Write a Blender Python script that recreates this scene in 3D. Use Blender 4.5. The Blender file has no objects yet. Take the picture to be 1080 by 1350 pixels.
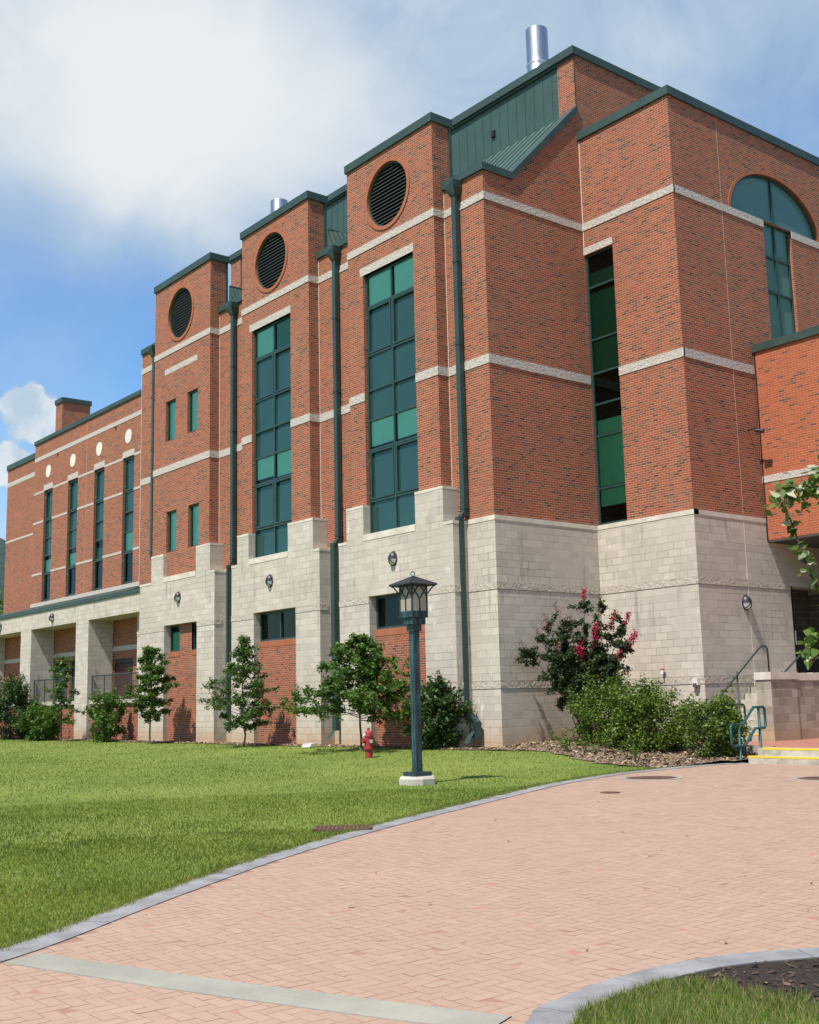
import bpy, math, random
import numpy as np
from mathutils import Matrix, Vector
R = math.radians
C = bpy.context.scene
COL = C.collection
# ------------------------------------------------------------------ camera, sky, sun, exposure
EZ = 1.3
cam = bpy.data.cameras.new('camera'); co = bpy.data.objects.new('camera', cam); COL.objects.link(co)
YAW, PITCH, ROLL, FPX = -8.93561939e-01, 1.63298287e-01, -2.31786348e-02, 1535.139
fw = Vector((math.sin(YAW)*math.cos(PITCH), math.cos(YAW)*math.cos(PITCH), math.sin(PITCH)))
rt = Vector((math.cos(YAW), -math.sin(YAW), 0)); up = rt.cross(fw)
r2 = rt*math.cos(ROLL) + up*math.sin(ROLL); u2 = r2.cross(fw)
m = Matrix((r2, u2, -fw)).transposed().to_4x4(); m.translation = (0, 0, EZ)
co.matrix_world = m
cam.sensor_fit = 'VERTICAL'; cam.sensor_height = 24; cam.sensor_width = 24
cam.lens = 24*FPX/1350; cam.clip_start = 0.05; cam.clip_end = 5000
C.camera = co
def ray(x, y):                                   # direction of a photograph pixel (1080 x 1350)
    return (r2*((x-540)/FPX) - u2*((y-675)/FPX) + fw)
SUN = Vector((0.115, -0.48, 0.86)).normalized()
W = bpy.data.worlds.new('World'); C.world = W; W.use_nodes = True
wn = W.node_tree.nodes; wl = W.node_tree.links; wn.clear()
def wnode(t, **k):
    n = wn.new(t)
    for a, b in k.items(): setattr(n, a, b)
    return n
def wmath(op, a, b=None, clamp=False):
    n = wnode('ShaderNodeMath', operation=op, use_clamp=clamp)
    for i, v in enumerate((a, b)):
        if v is None: continue
        if isinstance(v, (int, float)): n.inputs[i].default_value = v
        else: wl.new(v, n.inputs[i])
    return n.outputs[0]
sky = wnode('ShaderNodeTexSky', sky_type='NISHITA', sun_disc=False)
sky.sun_elevation = math.asin(SUN.z); sky.sun_rotation = math.atan2(SUN.x, SUN.y)
sky.air_density = 1.0; sky.dust_density = 0.6; sky.ozone_density = 2.2; sky.altitude = 100
tc = wnode('ShaderNodeTexCoord')
def wnoise(scale, det, rough, dist=0.0):
    n = wnode('ShaderNodeTexNoise'); n.inputs['Scale'].default_value = scale; n.inputs['Detail'].default_value = det
    n.inputs['Roughness'].default_value = rough; n.inputs['Distortion'].default_value = dist
    wl.new(tc.outputs['Generated'], n.inputs['Vector']); return n.outputs['Fac']
def wblob(px, py, r0, r1):                        # 1 inside r0 degrees round that direction, 0 outside r1
    d = ray(px, py).normalized()
    n = wnode('ShaderNodeVectorMath', operation='DOT_PRODUCT'); n.inputs[1].default_value = d
    wl.new(tc.outputs['Generated'], n.inputs[0])
    mr = wnode('ShaderNodeMapRange', interpolation_type='SMOOTHSTEP')
    mr.inputs['From Min'].default_value = math.cos(R(r1)); mr.inputs['From Max'].default_value = math.cos(R(r0))
    wl.new(n.outputs['Value'], mr.inputs['Value']); return mr.outputs[0]
n1 = wnoise(2.2, 5, 0.5, 0.3); n2 = wnoise(7.0, 7, 0.58, 0.9); n3 = wnoise(34, 5, 0.55); n4 = wnoise(22, 6, 0.6, 0.3)
base = wmath('ADD', wmath('MULTIPLY', n1, 0.62), wmath('MULTIPLY', n2, 0.72))
for args, k in (((190, 90, 2, 11), 0.30), ((330, 30, 4, 16), 0.22), ((760, 30, 4, 18), 0.24), ((1040, 50, 4, 15), 0.18), ((1075, 170, 0.5, 5.5), -0.16), ((100, 450, 2, 9), -0.34), ((330, 430, 2, 9), -0.22), ((60, 250, 3, 14), 0.34), ((330, 270, 2, 10), 0.20)):
    base = wmath('ADD', base, wmath('MULTIPLY', wblob(*args), k))
ramp = wnode('ShaderNodeMapRange', interpolation_type='SMOOTHSTEP')
ramp.inputs['From Min'].default_value = 0.34; ramp.inputs['From Max'].default_value = 1.42
wl.new(base, ramp.inputs['Value'])
puff = wmath('ADD', wmath('MAXIMUM', wblob(48, 555, 0.15, 2.3), wblob(20, 615, 0.2, 1.9)), wmath('MULTIPLY', wmath('SUBTRACT', n3, 0.5), 1.9))
pm = wnode('ShaderNodeMapRange', interpolation_type='SMOOTHSTEP')
pm.inputs['From Min'].default_value = 0.42; pm.inputs['From Max'].default_value = 0.72
wl.new(wmath('MULTIPLY', puff, wblob(40, 570, 2.4, 4.2)), pm.inputs['Value'])
cloud = wmath('MAXIMUM', ramp.outputs[0], wmath('MULTIPLY', pm.outputs[0], 0.95), True)
mixs = wnode('ShaderNodeMix', data_type='RGBA')
SKY_GAIN, CLOUD = 0.088, (6.8, 7.1, 7.3, 1)
hs = wnode('ShaderNodeHueSaturation'); hs.inputs['Saturation'].default_value = 1.24; hs.inputs['Value'].default_value = 1.60
wl.new(sky.outputs[0], hs.inputs['Color'])
wl.new(cloud, mixs.inputs['Factor']); wl.new(hs.outputs[0], mixs.inputs['A'])
cm = wnode('ShaderNodeMix', data_type='RGBA'); cm.inputs['A'].default_value = (4.2, 5.2, 6.2, 1); cm.inputs['B'].default_value = CLOUD
shd = wnode('ShaderNodeMapRange', interpolation_type='SMOOTHSTEP'); shd.inputs['From Min'].default_value = 0.92; shd.inputs['From Max'].default_value = 1.72
wl.new(wmath('MAXIMUM', base, wmath('MULTIPLY', pm.outputs[0], wmath('ADD', 1.30, wmath('MULTIPLY', wmath('SUBTRACT', n4, 0.5), 2.6)))), shd.inputs['Value']); wl.new(shd.outputs[0], cm.inputs['Factor']); wl.new(cm.outputs['Result'], mixs.inputs['B'])
bg = wnode('ShaderNodeBackground'); bg.inputs['Strength'].default_value = SKY_GAIN
wl.new(mixs.outputs['Result'], bg.inputs['Color'])
wo = wnode('ShaderNodeOutputWorld'); wl.new(bg.outputs[0], wo.inputs[0])
sl = bpy.data.lights.new('sun', 'SUN'); sl.energy = 5.0; sl.angle = R(0.5); sl.color = (1, 0.95, 0.87)
so = bpy.data.objects.new('sun', sl); COL.objects.link(so)
so.rotation_euler = (-SUN).to_track_quat('-Z', 'Y').to_euler(); so.location = SUN*80
C.view_settings.view_transform = 'Standard'; C.view_settings.look = 'None'
C.view_settings.exposure = 0.46; C.view_settings.gamma = 1.0
try: C.view_settings.use_curve_mapping = False
except Exception: pass

# ------------------------------------------------------------------ materials
MAT = {}
class NT:
    def __init__(s, name):
        s.m = bpy.data.materials.new(name); s.m.use_nodes = True; s.n = s.m.node_tree.nodes; s.l = s.m.node_tree.links
        s.b = s.n['Principled BSDF']; s.o = s.n['Material Output']; MAT[name] = s.m
    def node(s, t, **k):
        n = s.n.new(t)
        for a, b in k.items(): setattr(n, a, b)
        return n
    def set(s, inp, v):
        if hasattr(v, 'is_linked'): s.l.new(v, inp)
        elif isinstance(v, tuple) and len(v) == 3 and inp.type == 'RGBA': inp.default_value = (*v, 1)
        else: inp.default_value = v
    def math(s, op, a, b=0.0, clamp=False):
        n = s.node('ShaderNodeMath', operation=op, use_clamp=clamp); s.set(n.inputs[0], a); s.set(n.inputs[1], b); return n.outputs[0]
    def noise(s, vec, scale, det=4, rough=0.55, dist=0.0):
        n = s.node('ShaderNodeTexNoise'); s.set(n.inputs['Vector'], vec); n.inputs['Scale'].default_value = scale
        n.inputs['Detail'].default_value = det; n.inputs['Roughness'].default_value = rough; n.inputs['Distortion'].default_value = dist
        return n.outputs['Fac']
    def mix(s, f, a, b, blend='MIX'):
        n = s.node('ShaderNodeMix', data_type='RGBA', blend_type=blend); s.set(n.inputs['Factor'], f); s.set(n.inputs['A'], a); s.set(n.inputs['B'], b)
        return n.outputs['Result']
    def step(s, v, a, b, lo=0.0, hi=1.0):
        n = s.node('ShaderNodeMapRange', interpolation_type='SMOOTHSTEP'); s.set(n.inputs['Value'], v)
        n.inputs['From Min'].default_value = a; n.inputs['From Max'].default_value = b
        n.inputs['To Min'].default_value = lo; n.inputs['To Max'].default_value = hi; return n.outputs[0]
    def ramp(s, v, stops, const=False):
        n = s.node('ShaderNodeValToRGB'); s.set(n.inputs[0], v); e = n.color_ramp.elements
        if const: n.color_ramp.interpolation = 'CONSTANT'
        while len(e) < len(stops): e.new(0.5)
        for k, (p, c) in enumerate(stops): e[k].position = p; e[k].color = (*c, 1)
        return n.outputs[0]
    def bump(s, h, dist=0.01, strength=1.0):
        n = s.node('ShaderNodeBump'); s.set(n.inputs['Height'], h); n.inputs['Distance'].default_value = dist; n.inputs['Strength'].default_value = strength
        s.l.new(n.outputs[0], s.b.inputs['Normal']); return n
    def scale(s, vec, v):
        n = s.node('ShaderNodeVectorMath', operation='MULTIPLY'); s.set(n.inputs[0], vec); n.inputs[1].default_value = v; return n.outputs[0]
    def base(s, c, rough=0.8, **k):
        s.set(s.b.inputs['Base Color'], c); s.set(s.b.inputs['Roughness'], rough)
        for a, v in k.items(): s.set(s.b.inputs[a], v)
    def uv(s): return s.node('ShaderNodeUVMap').outputs[0]
    def pos(s): return s.node('ShaderNodeNewGeometry').outputs['Position']
    def obj(s): return s.node('ShaderNodeTexCoord').outputs['Object']

def make_brick(name, W_, H_, mort, cols, mcol, offset=0.5, bumpd=0.006):
    t = NT(name); uv = t.uv()
    b = t.node('ShaderNodeTexBrick'); t.set(b.inputs['Vector'], uv); b.inputs['Scale'].default_value = 1
    b.inputs['Color1'].default_value = (0, 0, 0, 1); b.inputs['Color2'].default_value = (1, 1, 1, 1); b.inputs['Mortar'].default_value = (0.5,)*3+(1,)
    b.inputs['Mortar Size'].default_value = mort; b.inputs['Mortar Smooth'].default_value = 0.15
    b.inputs['Brick Width'].default_value = W_; b.inputs['Row Height'].default_value = H_; b.offset = offset
    big = t.noise(uv, 0.55, 3); med = t.noise(uv, 2.2, 3)
    v = t.math('ADD', b.outputs['Color'], t.math('MULTIPLY', t.math('SUBTRACT', med, 0.5), 0.16), True)
    c = t.ramp(v, cols)
    fine = t.noise(uv, 60, 3, 0.6)
    c = t.mix(t.math('MULTIPLY', t.math('SUBTRACT', fine, 0.3), 0.4, True), c, (0.14, 0.05, 0.028))
    sk = t.noise(t.scale(uv, (3.2, 0.28, 1)), 1.0, 4, 0.6, 0.2); c = t.mix(t.step(sk, 0.55, 0.75, 0, 0.35), c, (0.15, 0.065, 0.04))
    mc = t.mix(t.step(big, 0.35, 0.7), mcol, tuple(x*0.8 for x in mcol))
    c = t.mix(b.outputs['Fac'], c, mc)
    c = t.mix(t.step(big, 0.55, 0.8, 0, 0.12), c, (0.45, 0.30, 0.21))
    t.base(c, 0.88)
    t.bump(t.math('ADD', t.math('SUBTRACT', 1.0, b.outputs['Fac']), t.math('MULTIPLY', fine, 0.25)), bumpd, 1.0)
    return t
BR = [(0.0, (0.045, 0.028, 0.020)), (0.06, (0.08, 0.046, 0.028)), (0.15, (0.15, 0.070, 0.036)), (0.28, (0.20, 0.064, 0.030)), (0.45, (0.245, 0.055, 0.022)), (0.65, (0.285, 0.064, 0.024)), (0.85, (0.315, 0.085, 0.033)), (1.0, (0.215, 0.095, 0.045))]
make_brick('brick', 0.203, 0.0677, 0.0074, BR, (0.52, 0.255, 0.17))
BR2 = [(0.0, (0.09, 0.05, 0.036)), (0.05, (0.12, 0.055, 0.035)), (0.09, (0.28, 0.07, 0.026)), (0.5, (0.36, 0.078, 0.025)), (1.0, (0.39, 0.095, 0.034))]
make_brick('brick_orange', 0.203, 0.0677, 0.0064, BR2, (0.49, 0.225, 0.14))
RL = [(0.0, (0.29, 0.08, 0.03)), (0.5, (0.36, 0.095, 0.034)), (1.0, (0.33, 0.105, 0.045))]
make_brick('rowlock_brick', 0.0677, 0.203, 0.004, RL, (0.40, 0.22, 0.15), 0.0)

def make_stone(name, a, b_, stain=1.0, cap=False):
    t = NT(name); uv = t.uv()
    off = t.node('ShaderNodeVectorMath', operation='ADD'); t.set(off.inputs[0], uv); off.inputs[1].default_value = (0.0, -0.04, 0); uv2 = off.outputs[0]
    b = t.node('ShaderNodeTexBrick'); t.set(b.inputs['Vector'], uv2); b.inputs['Scale'].default_value = 1
    b.inputs['Color1'].default_value = (0, 0, 0, 1); b.inputs['Color2'].default_value = (1, 1, 1, 1); b.inputs['Mortar'].default_value = (0.5,)*3+(1,)
    b.inputs['Mortar Size'].default_value = 0.007; b.inputs['Mortar Smooth'].default_value = 0.3
    b.inputs['Brick Width'].default_value = 0.4; b.inputs['Row Height'].default_value = 0.2
    c = t.mix(b.outputs['Color'], a, b_)
    big = t.noise(uv, 0.35, 4); c = t.mix(t.step(big, 0.35, 0.7, 0, 0.4), c, tuple(x*0.82 for x in a))
    jn = t.noise(uv, 0.9, 2)
    jc = t.mix(t.step(jn, 0.40, 0.62), (0.50, 0.44, 0.37), (0.23, 0.19, 0.155))
    c = t.mix(t.math('MULTIPLY', b.outputs['Fac'], 0.85), c, jc)
    # white efflorescence: short runs below some bed joints
    e = t.noise(t.scale(uv2, (2.3, 1.3, 1)), 1.0, 5, 0.7, 0.4); e2 = t.noise(t.scale(uv2, (9, 1.5, 1)), 1.0, 4, 0.7)
    ef = t.math('MULTIPLY', t.step(e, 0.60, 0.70), t.step(e2, 0.42, 0.62))
    c = t.mix(t.math('MULTIPLY', ef, 0.75*stain), c, (0.72, 0.72, 0.74))
    # dark rain streaks and speckle
    d = t.noise(t.scale(uv2, (4.5, 0.45, 1)), 1.0, 5, 0.65, 0.2); d2 = t.noise(uv2, 0.6, 3)
    df = t.math('MULTIPLY', t.step(d, 0.52, 0.70), t.step(d2, 0.44, 0.62))
    c = t.mix(t.math('MULTIPLY', df, 0.5*stain), c, (0.17, 0.15, 0.135))
    # tan mud splash along the bottom course, ragged upper edge
    z = t.node('ShaderNodeSeparateXYZ'); t.set(z.inputs[0], t.pos())
    ed = t.math('ADD', z.outputs[2], t.math('MULTIPLY', t.math('SUBTRACT', t.noise(uv, 1.7, 4), 0.5), 0.9))
    c = t.mix(t.step(ed, 0.85, 0.2, 0, 0.68), c, (0.40, 0.265, 0.135))
    f = t.noise(uv, 90, 3, 0.7); c = t.mix(t.math('MULTIPLY', f, 0.22), c, (0.2, 0.18, 0.155))
    t.base(c, 0.92)
    t.bump(t.math('ADD', t.math('MULTIPLY', t.math('SUBTRACT', 1.0, b.outputs['Fac']), 0.7), t.math('MULTIPLY', f, 0.35)), 0.006, 1.0)
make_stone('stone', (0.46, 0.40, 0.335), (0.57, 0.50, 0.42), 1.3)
make_stone('shaded_block', (0.13, 0.11, 0.09), (0.17, 0.145, 0.12), 0.3)  # block stone with the entrance shade darkened into its colour
make_stone('cheek_stone', (0.22, 0.185, 0.135), (0.44, 0.39, 0.315), 2.2)
def make_rough(name, a, dark, dist=0.05, sc=9):
    t = NT(name); uv = t.uv()
    n = t.noise(uv, sc, 5, 0.6, 0.6); v = t.node('ShaderNodeTexVoronoi'); t.set(v.inputs['Vector'], uv); v.inputs['Scale'].default_value = sc*1.3
    h = t.math('ADD', n, t.math('MULTIPLY', v.outputs['Distance'], 0.5))
    c = t.mix(t.step(n, 0.35, 0.7), dark, a); t.base(c, 0.95); t.bump(h, dist, 1.0)
make_rough('split_stone', (0.46, 0.40, 0.335), (0.40, 0.345, 0.285), 0.028)
make_rough('string_stone', (0.52, 0.465, 0.41), (0.37, 0.33, 0.30), 0.02, 14)
def make_plain(name, c, rough=0.7, var=0.15, sc=3.0, bumpd=0.0, **k):
    t = NT(name); p = t.pos(); n = t.noise(p, sc, 5, 0.6)
    cc = t.mix(t.step(n, 0.3, 0.7, 0, 1), tuple(x*(1-var) for x in c), tuple(min(1, x*(1+var)) for x in c))
    t.base(cc, rough, **k)
    if bumpd: t.bump(t.noise(p, sc*25, 4, 0.7), bumpd, 1.0)
    return t
make_plain('cap_stone', (0.55, 0.49, 0.41), 0.9, 0.14, 2.2, 0.004)
make_plain('disc_stone', (0.62, 0.58, 0.5), 0.9, 0.06)
make_plain('green_metal', (0.026, 0.052, 0.045), 0.55, 0.18, 1.3, Metallic=0.0)
make_plain('green_panel', (0.030, 0.068, 0.057), 0.55, 0.14, 0.8, Metallic=0.0)
make_plain('roof_metal', (0.075, 0.125, 0.108), 0.42, 0.12, 0.8, Metallic=0.3)
make_plain('downspout_metal', (0.020, 0.047, 0.042), 0.5, 0.18, 1.2, Metallic=0.0)
make_plain('window_frame', (0.018, 0.048, 0.044), 0.4, 0.1)
make_plain('rail_green', (0.008, 0.075, 0.07), 0.35, 0.1)
make_plain('rail_dark', (0.02, 0.045, 0.045), 0.4, 0.1)
make_plain('louvre_lip', (0.045, 0.054, 0.05), 0.6, 0.1)
make_plain('louvre_black', (0.006, 0.007, 0.008), 0.5, 0.2)
make_plain('dark_bronze', (0.035, 0.03, 0.034), 0.4, 0.2, Metallic=0.3)
make_plain('lens_white', (0.75, 0.78, 0.78), 0.25, 0.03)
make_plain('steel', (0.72, 0.74, 0.77), 0.28, 0.05, Metallic=1.0)
make_plain('concrete', (0.265, 0.252, 0.205), 0.9, 0.14, 1.6, 0.003)
make_plain('pale_concrete', (0.40, 0.375, 0.32), 0.9, 0.12, 3, 0.003)
make_plain('step_concrete', (0.38, 0.345, 0.28), 0.9, 0.25, 4, 0.004)
make_plain('kerb_concrete', (0.20, 0.20, 0.20), 0.9, 0.22, 3.0, 0.003)
make_plain('yellow_paint', (0.60, 0.45, 0.025), 0.6, 0.08)
make_plain('red_paving', (0.30, 0.125, 0.092), 0.85, 0.12, 2, 0.003)
make_plain('hydrant_red', (0.30, 0.022, 0.024), 0.55, 0.3, 9)
make_plain('white_paint', (0.75, 0.75, 0.75), 0.5, 0.05)
make_plain('rust', (0.12, 0.055, 0.04), 0.85, 0.35, 12, 0.004)
make_plain('dark_iron', (0.09, 0.065, 0.05), 0.8, 0.3, 12, 0.004)
make_plain('roof_gravel', (0.3, 0.29, 0.27), 0.95, 0.2, 3, 0.01)
make_plain('interior', (0.10, 0.11, 0.10), 0.9, 0.1)
make_plain('blind', (0.82, 0.86, 0.82), 0.85, 0.03)
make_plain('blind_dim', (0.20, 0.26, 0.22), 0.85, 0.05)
make_plain('door_red', (0.05, 0.016, 0.014), 0.5, 0.2)
make_plain('dark_door', (0.012, 0.014, 0.016), 0.4, 0.2)
make_plain('white_joint', (0.62, 0.56, 0.49), 0.8, 0.05)
make_plain('joint_tan', (0.42, 0.28, 0.21), 0.8, 0.05)
make_plain('door_soffit', (0.45, 0.43, 0.38), 0.9, 0.1)
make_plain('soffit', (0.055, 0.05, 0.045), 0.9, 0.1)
make_plain('bark', (0.085, 0.065, 0.05), 0.95, 0.3, 8, 0.01)
make_plain('twig', (0.10, 0.075, 0.05), 0.9, 0.2, 8)
make_plain('flower_pink', (0.36, 0.008, 0.045), 0.6, 0.35, 9)
make_plain('spent_flower', (0.17, 0.085, 0.06), 0.8, 0.3, 9)
make_plain('dark_copper', (0.028, 0.030, 0.036), 0.5, 0.3, 9, Metallic=0.2)
make_plain('patina', (0.035, 0.075, 0.085), 0.55, 0.1)
# weathered copper of the lamp: vertical verdigris streaks
t = NT('patina_copper'); p = t.pos(); s1 = t.noise(t.scale(p, (26, 26, 1.6)), 1.0, 5, 0.7); s2 = t.noise(p, 5, 4)
c = t.mix(t.step(s1, 0.42, 0.68), (0.014, 0.026, 0.032), (0.05, 0.135, 0.15)); c = t.mix(t.step(s2, 0.45, 0.75, 0, 0.6), c, (0.022, 0.04, 0.05))
t.base(c, 0.55, Metallic=0.25)
t = NT('lamp_glass'); t.base((0.62, 0.55, 0.45), 0.35); t.b.inputs['Transmission Weight'].default_value = 0.0
t.b.inputs['Subsurface Weight'].default_value = 0.0
tr = t.node('ShaderNodeBsdfTranslucent'); tr.inputs[0].default_value = (0.72, 0.66, 0.56, 1); mx = t.node('ShaderNodeMixShader'); mx.inputs[0].default_value = 0.55
t.l.new(t.b.outputs[0], mx.inputs[1]); t.l.new(tr.outputs[0], mx.inputs[2]); t.l.new(mx.outputs[0], t.o.inputs[0])
def make_glass(name, tint, gloss, opaque=None, ior=1.75):
    t = NT(name); t.n.remove(t.b)
    wv = t.noise(t.obj(), 0.9, 2); bp = t.node('ShaderNodeBump'); t.set(bp.inputs['Height'], wv); bp.inputs['Distance'].default_value = 0.012
    g = t.node('ShaderNodeBsdfGlossy'); g.inputs['Color'].default_value = (*gloss, 1); g.inputs['Roughness'].default_value = 0.02
    t.l.new(bp.outputs[0], g.inputs['Normal'])
    if opaque:
        d = t.node('ShaderNodeBsdfDiffuse'); n = t.noise(t.obj(), 0.7, 3)
        t.set(d.inputs[0], t.mix(n, opaque, tuple(x*0.7 for x in opaque)))
    else:
        d = t.node('ShaderNodeBsdfTransparent'); d.inputs[0].default_value = (*tint, 1)
    f = t.node('ShaderNodeFresnel'); f.inputs[0].default_value = ior
    m_ = t.node('ShaderNodeMixShader'); t.l.new(f.outputs[0], m_.inputs[0]); t.l.new(d.outputs[0], m_.inputs[1]); t.l.new(g.outputs[0], m_.inputs[2])
    t.l.new(m_.outputs[0], t.o.inputs[0])
make_glass('tinted_glass', (0.62, 0.95, 0.86), (0.45, 0.66, 0.62), None, 1.5)
make_glass('green_glass', (0.33, 0.66, 0.49), (0.45, 0.62, 0.62), None, 1.5)
make_glass('spandrel_glass', None, (0.40, 0.60, 0.56), (0.024, 0.066, 0.060), 1.85)
make_glass('arch_glass', None, (0.42, 0.56, 0.55), (0.10, 0.205, 0.19), 1.65)

def make_leaf(name, a, b_, trans=0.4, rough=0.5, last=None):
    t = NT(name)
    at = t.node('ShaderNodeAttribute'); at.attribute_name = 'tint'
    c = t.ramp(at.outputs['Fac'], [(0.0, a), (0.75, b_), (0.9, b_) if last else (0.92, tuple(min(1, x*1.25) for x in b_)), (1.0, last or tuple(min(1, x*1.5) for x in b_))])
    t.base(c, rough); t.b.inputs['Specular IOR Level'].default_value = 0.35
    tr = t.node('ShaderNodeBsdfTranslucent'); t.set(tr.inputs[0], t.mix(0.35, c, (0.14, 0.22, 0.02)))
    mx = t.node('ShaderNodeMixShader'); mx.inputs[0].default_value = trans
    t.l.new(t.b.outputs[0], mx.inputs[1]); t.l.new(tr.outputs[0], mx.inputs[2]); t.l.new(mx.outputs[0], t.o.inputs[0])
make_leaf('leaf_oak', (0.030, 0.075, 0.012), (0.085, 0.165, 0.022), 0.3)
make_leaf('leaf_pale', (0.035, 0.085, 0.022), (0.085, 0.15, 0.035), 0.25)
make_leaf('leaf_dark', (0.016, 0.042, 0.012), (0.045, 0.09, 0.02), 0.2)
make_leaf('leaf_shrub', (0.045, 0.095, 0.012), (0.125, 0.19, 0.025), 0.3)
make_leaf('leaf_myrtle', (0.013, 0.033, 0.011), (0.04, 0.068, 0.02), 0.2)
make_leaf('leaf_broad', (0.035, 0.085, 0.010), (0.13, 0.20, 0.035), 0.35, 0.45, (0.42, 0.42, 0.25))
make_leaf('grass_blade', (0.060, 0.120, 0.010), (0.215, 0.255, 0.030), 0.35, 0.6, (0.34, 0.26, 0.12))
make_leaf('grass_bright', (0.075, 0.15, 0.012), (0.20, 0.28, 0.035), 0.4, 0.6, (0.34, 0.28, 0.12))
# ground
t = NT('lawn_ground'); p = t.pos(); a = t.noise(p, 0.22, 5, 0.6); b = t.noise(p, 2.5, 5, 0.65); f = t.noise(p, 30, 4, 0.7)
c = t.mix(t.step(a, 0.35, 0.65), (0.105, 0.165, 0.018), (0.175, 0.215, 0.030)); c = t.mix(t.step(b, 0.4, 0.8, 0, 0.55), c, (0.17, 0.20, 0.03))
c = t.mix(t.step(f, 0.4, 0.8, 0, 0.6), c, (0.045, 0.09, 0.010)); t.base(c, 0.95); t.bump(f, 0.02)
t = NT('soil'); p = t.pos(); f = t.noise(p, 14, 6, 0.75); g_ = t.noise(p, 45, 4, 0.7); a = t.noise(p, 1.2, 4)
c = t.mix(t.step(f, 0.35, 0.75), (0.15, 0.10, 0.067), (0.33, 0.24, 0.165)); c = t.mix(t.step(g_, 0.62, 0.72, 0, 0.7), c, (0.42, 0.31, 0.21)); c = t.mix(t.step(a, 0.45, 0.7, 0, 0.5), c, (0.14, 0.095, 0.065))
t.base(c, 0.97); t.bump(t.math('ADD', f, g_), 0.03)
t = NT('dark_soil'); p = t.pos(); f = t.noise(p, 16, 6, 0.75); g_ = t.noise(t.scale(p, (30, 90, 30)), 1.0, 4, 0.7)
c = t.mix(t.step(f, 0.35, 0.75), (0.018, 0.011, 0.006), (0.060, 0.036, 0.020)); c = t.mix(t.step(g_, 0.64, 0.74, 0, 0.7), c, (0.28, 0.2, 0.14)); t.base(c, 0.97); t.bump(t.math('ADD', f, g_), 0.03)
t = NT('paver'); p = t.pos(); at = t.node('ShaderNodeAttribute'); at.attribute_name = 'tint'
c = t.ramp(at.outputs['Fac'], [(0, (0.298, 0.192, 0.133)), (0.5, (0.314, 0.206, 0.144)), (1, (0.334, 0.224, 0.16))])
f = t.noise(p, 110, 3, 0.7); a = t.noise(p, 0.35, 4); c = t.mix(t.math('MULTIPLY', f, 0.28), c, (0.42, 0.31, 0.235)); c = t.mix(t.step(a, 0.4, 0.75, 0, 0.25), c, (0.32, 0.22, 0.165))
st = t.noise(p, 1.6, 5, 0.6, 0.5); c = t.mix(t.step(st, 0.56, 0.74, 0, 0.30), c, (0.25, 0.165, 0.125))
st2 = t.noise(p, 0.5, 6, 0.7, 0.3); c = t.mix(t.step(st2, 0.5, 0.7, 0, 0.3), c, (0.40, 0.27, 0.20))
t.base(c, 0.9); t.bump(f, 0.002)
make_plain('paver_joint', (0.295, 0.160, 0.112), 0.95, 0.2, 1.5)
t = NT('forest'); p = t.pos(); f = t.noise(p, 0.03, 6, 0.7); c = t.mix(t.step(f, 0.35, 0.7), (0.012, 0.032, 0.030), (0.028, 0.062, 0.045)); t.base(c, 0.95); t.bump(f, 8.0)

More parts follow.
